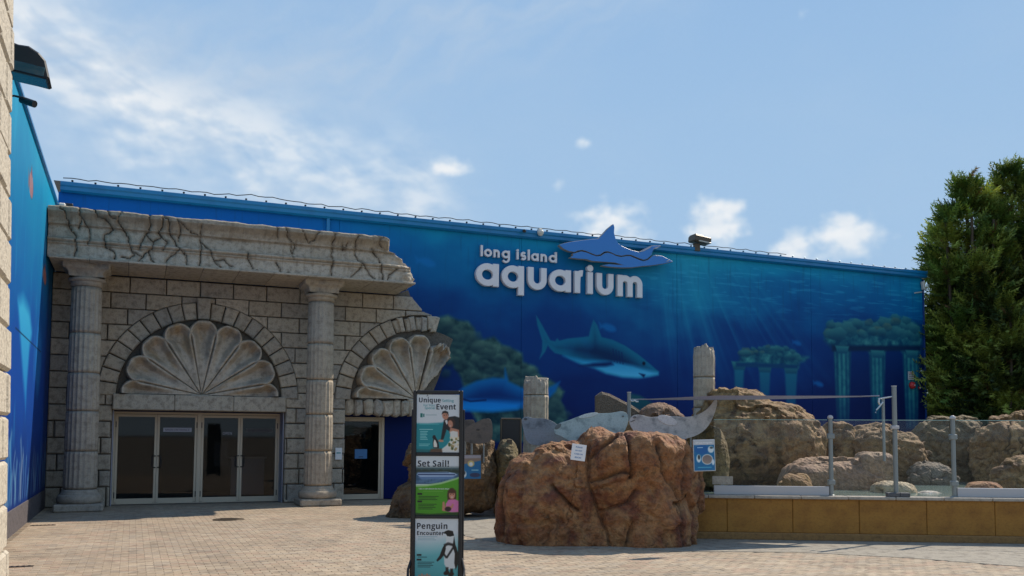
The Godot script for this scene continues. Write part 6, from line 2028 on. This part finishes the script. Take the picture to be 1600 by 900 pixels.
# ---------------------------------------------------------------- poster stand
func poster_picture(kind: int) -> StandardMaterial3D:
	var W := 0.47
	var H := 0.63
	var P := Paint.new(0, W, 0, H, 520, Color(0.80, 0.83, 0.85))
	var teal := Color(0.06, 0.52, 0.56)
	var skin := Color(0.72, 0.50, 0.40)
	var dark := Color(0.05, 0.055, 0.07)
	var small := func(x: float, y: float, w: float, n: int, c: Color) -> void:
		for k in n:
			var ww: float = w * [1.0, 0.86, 0.94, 0.78, 0.9][k % 5]
			P.rect(x, y - k * 0.017, x + ww, y - k * 0.017 + 0.007, c, 0.003)
	if kind == 0:
		P.poly(PackedVector2Array([Vector2(-0.1, 0.315), Vector2(0.12, 0.312), Vector2(0.27, 0.322), Vector2(0.38, 0.345), Vector2(0.6, 0.36), Vector2(0.6, -0.1), Vector2(-0.1, -0.1)]), teal, 0.012)
		P.poly(PackedVector2Array([Vector2(-0.1, 0.04), Vector2(0.10, 0.03), Vector2(0.28, 0.015), Vector2(0.28, -0.1), Vector2(-0.1, -0.1)]), Color(0.05, 0.40, 0.42), 0.01)
		P.rect(0.04, 0.38, 0.065, 0.425, Color(0.06, 0.42, 0.40), 0.002)
		P.rect(0.072, 0.385, 0.085, 0.42, Color(0.06, 0.42, 0.40), 0.002)
		P.rect(0.10, 0.41, 0.22, 0.414, Color(0.62, 0.70, 0.72), 0.003)
		small.call(0.10, 0.40, 0.12, 1, Color(0.66, 0.73, 0.75))
		small.call(0.03, 0.30, 0.22, 1, Color(0.30, 0.66, 0.68))
		small.call(0.03, 0.245, 0.15, 1, Color(0.66, 0.84, 0.84))
		small.call(0.04, 0.222, 0.085, 6, Color(0.60, 0.82, 0.82))
		small.call(0.03, 0.085, 0.12, 2, Color(0.56, 0.80, 0.80))
		# a couple: he in a dark suit, she in a pale gown with a bunch of flowers, a penguin beside them
		P.poly(PackedVector2Array([Vector2(0.30, 0.35), Vector2(0.35, 0.385), Vector2(0.42, 0.395), Vector2(0.50, 0.37), Vector2(0.5, 0.2), Vector2(0.38, 0.22), Vector2(0.33, 0.25), Vector2(0.30, 0.15), Vector2(0.265, 0.12), Vector2(0.285, 0.25)]), dark, 0.006)
		P.oval(0.315, 0.40, 0.034, 0.046, skin, 0.006, 0.25)
		P.poly(PackedVector2Array([Vector2(0.275, 0.415), Vector2(0.285, 0.445), Vector2(0.315, 0.455), Vector2(0.345, 0.44), Vector2(0.352, 0.40), Vector2(0.335, 0.425), Vector2(0.30, 0.43)]), Color(0.10, 0.07, 0.05), 0.005)
		P.oval(0.27, 0.125, 0.03, 0.014, skin, 0.005, -0.1)
		for q in [[0.303, 0.405], [0.326, 0.408], [0.362, 0.315], [0.383, 0.318]]:
			P.oval(q[0], q[1], 0.006, 0.004, Color(0.12, 0.07, 0.05), 0.003)
		P.poly(PackedVector2Array([Vector2(0.31, 0.345), Vector2(0.335, 0.355), Vector2(0.345, 0.32), Vector2(0.33, 0.30)]), Color(0.84, 0.84, 0.83), 0.004)
		P.oval(0.385, 0.325, 0.042, 0.052, Color(0.20, 0.11, 0.06), 0.006)
		P.oval(0.372, 0.31, 0.028, 0.042, skin, 0.006, 0.2)
		P.oval(0.371, 0.288, 0.010, 0.004, Color(0.80, 0.72, 0.70), 0.003)
		P.poly(PackedVector2Array([Vector2(0.37, 0.27), Vector2(0.40, 0.265), Vector2(0.46, 0.25), Vector2(0.5, 0.22), Vector2(0.5, 0.15), Vector2(0.40, 0.19), Vector2(0.36, 0.21)]), skin, 0.006)
		P.poly(PackedVector2Array([Vector2(0.37, 0.225), Vector2(0.40, 0.235), Vector2(0.455, 0.225), Vector2(0.46, 0.14), Vector2(0.5, 0.08), Vector2(0.5, -0.1), Vector2(0.24, -0.1), Vector2(0.27, 0.03), Vector2(0.33, 0.075), Vector2(0.37, 0.13)]), Color(0.84, 0.84, 0.82), 0.006)
		var rg := RandomNumberGenerator.new()
		rg.seed = 3
		for k in 34:
			P.oval(0.42 + rg.randf_range(-0.06, 0.05), 0.095 + rg.randf_range(-0.065, 0.065), 0.013, 0.013, [Color(0.85, 0.80, 0.68), Color(0.28, 0.34, 0.16), Color(0.9, 0.88, 0.8), Color(0.62, 0.54, 0.36)][k % 4], 0.005)
		P.poly(PackedVector2Array([Vector2(0.14, -0.02), Vector2(0.16, 0.035), Vector2(0.22, 0.045), Vector2(0.28, 0.04), Vector2(0.29, -0.02)]), Color(0.36, 0.27, 0.20), 0.008)
		P.poly(PackedVector2Array([Vector2(0.185, 0.05), Vector2(0.18, 0.10), Vector2(0.185, 0.145), Vector2(0.175, 0.165), Vector2(0.185, 0.185), Vector2(0.205, 0.185), Vector2(0.215, 0.16), Vector2(0.24, 0.12), Vector2(0.25, 0.06), Vector2(0.245, 0.045)]), dark, 0.004)
		P.poly(PackedVector2Array([Vector2(0.19, 0.055), Vector2(0.188, 0.10), Vector2(0.195, 0.14), Vector2(0.21, 0.13), Vector2(0.228, 0.09), Vector2(0.23, 0.055)]), Color(0.86, 0.86, 0.82), 0.004)
	elif kind == 1:
		P.rect(-0.1, 0.33, 0.6, 0.50, Color(0.20, 0.34, 0.46))
		P.rect(-0.1, 0.44, 0.6, 0.51, Color(0.24, 0.33, 0.34), 0.02)
		for k in 16:
			P.oval(0.03 * k, 0.465 + 0.008 * sin(k * 2.3), 0.025, 0.014, Color(0.14, 0.20, 0.16), 0.01)
		P.poly(PackedVector2Array([Vector2(0.01, 0.43), Vector2(0.02, 0.455), Vector2(0.34, 0.462), Vector2(0.42, 0.45), Vector2(0.455, 0.43), Vector2(0.40, 0.405), Vector2(0.05, 0.40)]), Color(0.62, 0.72, 0.84), 0.005)
		P.rect(0.02, 0.425, 0.43, 0.438, Color(0.16, 0.24, 0.42), 0.004)
		P.rect(0.02, 0.448, 0.36, 0.456, Color(0.25, 0.36, 0.5), 0.003)
		P.poly(PackedVector2Array([Vector2(0.02, 0.405), Vector2(0.44, 0.41), Vector2(0.40, 0.385), Vector2(0.06, 0.38)]), Color(0.35, 0.48, 0.66), 0.006)
		for k in 26:
			P.rect(0.02 * (k % 13) * 1.8, 0.345 + 0.013 * (k % 4), 0.02 * (k % 13) * 1.8 + 0.09, 0.349 + 0.013 * (k % 4), Color(0.38, 0.52, 0.66), 0.006)
		P.poly(PackedVector2Array([Vector2(-0.1, 0.315), Vector2(0.12, 0.325), Vector2(0.28, 0.35), Vector2(0.40, 0.385), Vector2(0.6, 0.45), Vector2(0.6, -0.1), Vector2(-0.1, -0.1)]), Color(0.62, 0.78, 0.55), 0.006)
		P.poly(PackedVector2Array([Vector2(-0.1, 0.295), Vector2(0.12, 0.305), Vector2(0.28, 0.33), Vector2(0.40, 0.365), Vector2(0.6, 0.43), Vector2(0.6, -0.1), Vector2(-0.1, -0.1)]), Color(0.30, 0.60, 0.10), 0.006, Color(0.26, 0.55, 0.09))
		P.poly(PackedVector2Array([Vector2(-0.1, 0.03), Vector2(0.15, 0.012), Vector2(0.3, 0.02), Vector2(0.6, 0.05), Vector2(0.6, -0.1), Vector2(-0.1, -0.1)]), Color(0.12, 0.26, 0.06), 0.006)
		small.call(0.08, 0.25, 0.22, 1, Color(0.42, 0.66, 0.25))
		for y in [0.215, 0.135]:
			P.rect(0.02, y, 0.07, y + 0.018, dark, 0.003)
		small.call(0.03, 0.195, 0.22, 3, Color(0.10, 0.24, 0.06))
		small.call(0.03, 0.112, 0.20, 4, Color(0.10, 0.24, 0.06))
		P.oval(0.395, 0.205, 0.05, 0.085, Color(0.26, 0.14, 0.08), 0.008)
		P.poly(PackedVector2Array([Vector2(0.33, 0.04), Vector2(0.33, 0.12), Vector2(0.36, 0.165), Vector2(0.43, 0.17), Vector2(0.5, 0.14), Vector2(0.5, 0.035), Vector2(0.40, 0.03)]), Color(0.80, 0.45, 0.66), 0.006)
		P.oval(0.397, 0.215, 0.034, 0.047, Color(0.76, 0.53, 0.44), 0.006)
		for q in [[0.383, 0.222], [0.411, 0.222]]:
			P.oval(q[0], q[1], 0.006, 0.004, Color(0.12, 0.07, 0.05), 0.003)
		P.oval(0.397, 0.192, 0.013, 0.005, Color(0.85, 0.80, 0.78), 0.003)
		P.oval(0.397, 0.252, 0.045, 0.02, Color(0.28, 0.15, 0.08), 0.008)
		P.poly(PackedVector2Array([Vector2(0.29, 0.05), Vector2(0.295, 0.14), Vector2(0.315, 0.145), Vector2(0.325, 0.09), Vector2(0.39, 0.10), Vector2(0.40, 0.125), Vector2(0.42, 0.11), Vector2(0.40, 0.07), Vector2(0.31, 0.04)]), Color(0.74, 0.50, 0.42), 0.006)
		P.oval(0.355, 0.065, 0.035, 0.025, Color(0.16, 0.08, 0.10), 0.006)
	else:
		P.poly(PackedVector2Array([Vector2(-0.1, 0.33), Vector2(0.15, 0.33), Vector2(0.30, 0.35), Vector2(0.6, 0.42), Vector2(0.6, -0.1), Vector2(-0.1, -0.1)]), Color(0.46, 0.74, 0.76), 0.10, Color(0.22, 0.58, 0.60))
		small.call(0.03, 0.435, 0.21, 3, Color(0.55, 0.68, 0.72))
		for y in [0.235, 0.185]:
			P.rect(0.02, y, 0.07, y + 0.018, dark, 0.003)
		small.call(0.03, 0.218, 0.10, 1, Color(0.08, 0.26, 0.28))
		small.call(0.03, 0.165, 0.18, 4, Color(0.08, 0.26, 0.28))
		# penguin striding
		P.poly(PackedVector2Array([Vector2(0.34, 0.40), Vector2(0.335, 0.44), Vector2(0.33, 0.47), Vector2(0.305, 0.475), Vector2(0.325, 0.495), Vector2(0.36, 0.505), Vector2(0.41, 0.495), Vector2(0.425, 0.45), Vector2(0.43, 0.38), Vector2(0.455, 0.30), Vector2(0.46, 0.19), Vector2(0.44, 0.11), Vector2(0.40, 0.085), Vector2(0.35, 0.10), Vector2(0.32, 0.15), Vector2(0.315, 0.26), Vector2(0.325, 0.34)]), Color(0.82, 0.84, 0.84), 0.006)
		P.poly(PackedVector2Array([Vector2(0.305, 0.475), Vector2(0.325, 0.495), Vector2(0.36, 0.508), Vector2(0.41, 0.498), Vector2(0.425, 0.45), Vector2(0.38, 0.44), Vector2(0.35, 0.445), Vector2(0.335, 0.468)]), dark, 0.004)
		P.poly(PackedVector2Array([Vector2(0.425, 0.44), Vector2(0.44, 0.35), Vector2(0.47, 0.27), Vector2(0.47, 0.15), Vector2(0.445, 0.09), Vector2(0.43, 0.16), Vector2(0.435, 0.26), Vector2(0.41, 0.34)]), dark, 0.005)
		P.poly(PackedVector2Array([Vector2(0.325, 0.36), Vector2(0.30, 0.32), Vector2(0.27, 0.24), Vector2(0.235, 0.19), Vector2(0.245, 0.175), Vector2(0.285, 0.205), Vector2(0.32, 0.25), Vector2(0.335, 0.31)]), dark, 0.005)
		P.line([Vector2(0.32, 0.345), Vector2(0.36, 0.365), Vector2(0.42, 0.35), Vector2(0.44, 0.31)], 0.024, dark)
		P.line([Vector2(0.325, 0.34), Vector2(0.31, 0.26), Vector2(0.345, 0.215), Vector2(0.385, 0.275), Vector2(0.42, 0.33)], 0.018, dark)
		for q in [[0.345, 0.055], [0.395, 0.04]]:
			P.oval(q[0], q[1], 0.032, 0.022, dark, 0.006, 0.3)
			P.rect(q[0] - 0.008, q[1], q[0] + 0.02, q[1] + 0.06, dark, 0.008)
		for k in 5:
			P.oval(0.05 + k * 0.028, 0.022 + 0.012 * (k % 2), 0.012, 0.014, skin, 0.005)
			P.oval(0.05 + k * 0.028, 0.0, 0.018, 0.018, [Color(0.7, 0.3, 0.25), Color(0.25, 0.3, 0.5), Color(0.8, 0.8, 0.8), Color(0.2, 0.35, 0.3), Color(0.6, 0.5, 0.65)][k], 0.006)
	var m := mat(Color(0.97, 0.97, 0.97), 0.28)
	m.albedo_texture = P.texture()
	return m


func build_poster_stand() -> void:
	var at: Vector3 = Vector3(3.028, 0, -9.211)
	var t := thing("poster_stand", "tall black frame stand holding three posters one above another", "poster stand", at, YAW)
	var k := 0.00664   # metres to a step of the frame's own measure
	var W := 0.535
	var topy := 2.155
	for s in [-1, 1]:
		boxpart("upright", Vector3(s * (W / 2 - 0.018), topy / 2 + 0.02, 0), Vector3(0.036, topy - 0.04, 0.045), M.black, t, 0.006)
		boxpart("rear_rail", Vector3(s * (W / 2 + 0.008), 0.98, -0.04), Vector3(0.022, 1.94, 0.03), M.black, t, 0.004)
		tubepart("foot", [Vector3(s * (W / 2), 0.36, -0.03), Vector3(s * (W / 2 + 0.03), 0.25, 0.05), Vector3(s * (W / 2 + 0.02), 0.10, 0.16), Vector3(s * (W / 2 + 0.04), 0.012, 0.32)], 0.014, M.black, t, 8)
		tubepart("foot", [Vector3(s * (W / 2), 0.36, -0.03), Vector3(s * (W / 2 + 0.02), 0.20, -0.12), Vector3(s * (W / 2 + 0.03), 0.012, -0.34)], 0.014, M.black, t, 8)
	boxpart("crossbar", Vector3(0, topy - 0.018, 0), Vector3(W - 0.072, 0.036, 0.045), M.black, t, 0.006)
	var words := [
		[["A", 0.02, 0.0, -0.115, 0.300, 0], ["Unique", 0.235, 0.0, -0.090, 0.250, 2], ["Setting", 0.125, 0.0, 0.105, 0.245, 1], ["For Your", 0.125, 0.0, -0.095, 0.195, 1], ["Special", 0.11, 0.0, -0.088, 0.166, 1], ["Event", 0.21, 0.0, 0.085, 0.178, 2]],
		[["Set Sail!", 0.335, 0.0, -0.045, 0.232, 2], ["Take a ride aboard the Peconic River", 0.33, 0.0, -0.035, -0.035, 3]],
		[["Penguin", 0.325, 0.0, -0.05, 0.235, 2], ["Encounter", 0.285, 0.0, -0.07, 0.160, 2]],
	]
	for n in 3:
		var h: float = [0.625, 0.635, 0.635][n]
		var cy: float = [1.800, 1.135, 0.468][n]
		var panel := boxpart("poster_panel", Vector3(0, cy, -0.004), Vector3(W - 0.074, h, 0.018), M.black, t, 0.002)
		obj("printed_picture", picture_quad(W - 0.076, h - 0.004), poster_picture(n), panel, Vector3(0, cy, 0.0065))
		for w in words[n]:
			lettering(w[0], [M.print_dark, M.print_teal, M.print_dark, M.print_white][w[5]], panel, Vector3(w[3], cy + w[4], 0.0075), w[1], w[5] == 2)
		boxpart("crossbar", Vector3(0, cy - h / 2 - 0.017, 0), Vector3(W - 0.072, 0.034, 0.042), M.black, t, 0.005)


# ---------------------------------------------------------------- trees
func build_tree(label: String, at: Vector3, height: float, radius: float, sd: int, sprays: int, tone: Color) -> void:
	var t := thing("evergreen_tree", label, "tree", at, 0, "evergreens behind the pool")
	rng.seed = sd
	var trunk := Mb.new()
	trunk.tube([Vector3.ZERO, Vector3(0.05, height * 0.35, 0), Vector3(-0.06, height * 0.7, 0.04), Vector3(0, height * 0.97, 0)], 0.24, 10, 0.03)
	obj("trunk", trunk, M.bark, t)
	# leaders: several upright limbs, each with its own cone of foliage
	var leaders := [[Vector3(0, 0.4, 0), Vector3(0.0, height, 0.0), radius]]
	for k in 9:
		var a := TAU * k / 9.0 + rng.randf_range(-0.3, 0.3)
		var d := radius * rng.randf_range(0.40, 0.80)
		var y0 := height * rng.randf_range(0.05, 0.35)
		leaders.append([Vector3(cos(a) * d * 0.3, y0, sin(a) * d * 0.3), Vector3(cos(a) * d, height * rng.randf_range(0.66, 0.97), sin(a) * d), radius * rng.randf_range(0.28, 0.42)])
	for l in leaders.slice(1):
		tubepart("limb", [l[0], l[0].lerp(l[1], 0.5) + Vector3(l[1].x, 0, l[1].z) * 0.2, l[1]], 0.05, M.bark, t, 6)
	# one spray: a bent twig with small scale-like leaves on both sides
	var sp := Mb.new()
	sp.colored = true
	for k in 9:
		var s := k / 8.0
		var c := Vector3(s * 0.30, 0.05 * sin(s * 2.4) - 0.06 * s * s, 0)
		for side in [-1.0, 1.0]:
			var L := 0.10 * (1.0 - 0.55 * s)
			var tip := c + Vector3(0.055 + 0.02 * s, 0.025 * side * (1 if k % 2 else -1), side * L)
			var wd := Vector3(0.030, 0.010, 0.0)
			sp.tint = Color.WHITE * (0.85 + 0.3 * ((k * 7 + (1 if side > 0 else 0)) % 5) / 5.0)
			sp.tri(c - wd * 0.5, tip, c + wd)
	var mm := MultiMesh.new()
	mm.transform_format = MultiMesh.TRANSFORM_3D
	mm.use_colors = true
	mm.mesh = sp.mesh()
	mm.instance_count = sprays
	var f := fnl(sd, 0.55, 3)
	var i := 0
	while i < sprays:
		var l: Array = leaders[0] if rng.randf() < 0.34 else leaders[1 + rng.randi() % 9]
		var s := pow(rng.randf(), 0.85)
		var env := pow(1.0 - s, 0.50) * minf(1.0, s * 5.0 + 0.55)
		var a := rng.randf() * TAU
		var axis: Vector3 = l[0].lerp(l[1], s)
		var wob := 1.0 + 1.05 * f.get_noise_3d(cos(a) * 2.0 + sd, axis.y * 1.1, sin(a) * 2.0)
		var rr: float = l[2] * env * wob * (0.78 + 0.30 * smoothstep(0.2, 0.6, axis.y / height))
		var q := sqrt(rng.randf_range(0.12, 1.0)) * rr * (1.3 if rng.randf() < 0.07 and axis.y > height * 0.5 else 1.0)
		var p := axis + Vector3(cos(a) * q, rng.randf_range(-0.15, 0.15), sin(a) * q)
		if f.get_noise_3dv(p * 1.5 + Vector3(0, 0, 40)) < 0.02 - 0.30 * smoothstep(0.55, 0.2, p.y / height) and rng.randf() < 0.95:
			continue
		var out := Vector3(cos(a), rng.randf_range(-0.55, 0.75) + 0.4 * s, sin(a)).normalized()
		var sidev := out.cross(Vector3(rng.randf_range(-1, 1), 1, rng.randf_range(-1, 1))).normalized()
		var bs := Basis(out, sidev.cross(out).normalized() * -1.0, Vector3.ZERO)
		bs.z = bs.x.cross(bs.y)
		mm.set_instance_transform(i, Transform3D(bs * rng.randf_range(0.7, 1.9), p))
		var c := tone
		var clump := f.get_noise_3dv(p * 1.4) * 0.5 + 0.5
		c = c.lerp(Color(0.40, 0.44, 0.08), smoothstep(0.38, 0.66, clump) * 0.9)
		if rng.randf() < 0.02:
			c = Color(0.16, 0.08, 0.03)
		mm.set_instance_color(i, c * rng.randf_range(0.5, 1.45))
		i += 1
	var mi := MultiMeshInstance3D.new()
	mi.name = "crown"
	mi.multimesh = mm
	mi.material_override = M.leaf
	t.add_child(mi, true)
	mi.set_meta("kind", "stuff")


func build_trees() -> void:
	build_tree("tall ragged evergreen tree just right of the blue building's end", Vector3(27.556, 1.837, -23.045) * Vector3(1, 0, 1), 10.9, 1.8, 701, 12500, Color(0.12, 0.20, 0.035))
	build_tree("taller pointed evergreen tree at the right edge, behind its neighbour", Vector3(29.704, 1.851, -22.898) * Vector3(1, 0, 1), 11.7, 1.8, 702, 14000, Color(0.085, 0.15, 0.03))
	build_tree("lower dense evergreen filling the gap between the two tall trees", Vector3(27.716, 1.838, -21.998) * Vector3(1, 0, 1), 7.6, 1.7, 703, 11000, Color(0.045, 0.075, 0.016))
	build_tree("dark evergreen at the right border, behind the tumbled tan rock pile", Vector3(29.412, 1.848, -20.846) * Vector3(1, 0, 1), 9.4, 1.9, 704, 11000, Color(0.04, 0.07, 0.018))
	build_tree("small dark evergreen close against the blue building's end wall", Vector3(28.48, 1.844, -24.829) * Vector3(1, 0, 1), 6.6, 1.1, 705, 8000, Color(0.03, 0.06, 0.016))


func _ready() -> void:
	set_camera_and_light()
	make_materials()
	var sb := mat(lin(0.03, 0.20, 0.56), 0.35)
	M.shark_blue = sb
	build_ground()
	build_building()
	build_side_wing()
	build_entrance()
	build_entablature()
	build_column("weathered fluted column in the left corner beside the blue wing", -1.03, false, 201)
	build_column("pale fluted column between the wide doors and the single door", 4.17, true, 202)
	build_doors()
	build_pool()
	build_rocks()
	build_ruin_columns()
	build_trees()
	build_lettering()
	build_fittings()
	build_cutouts()
	build_notices()
	build_poster_stand()
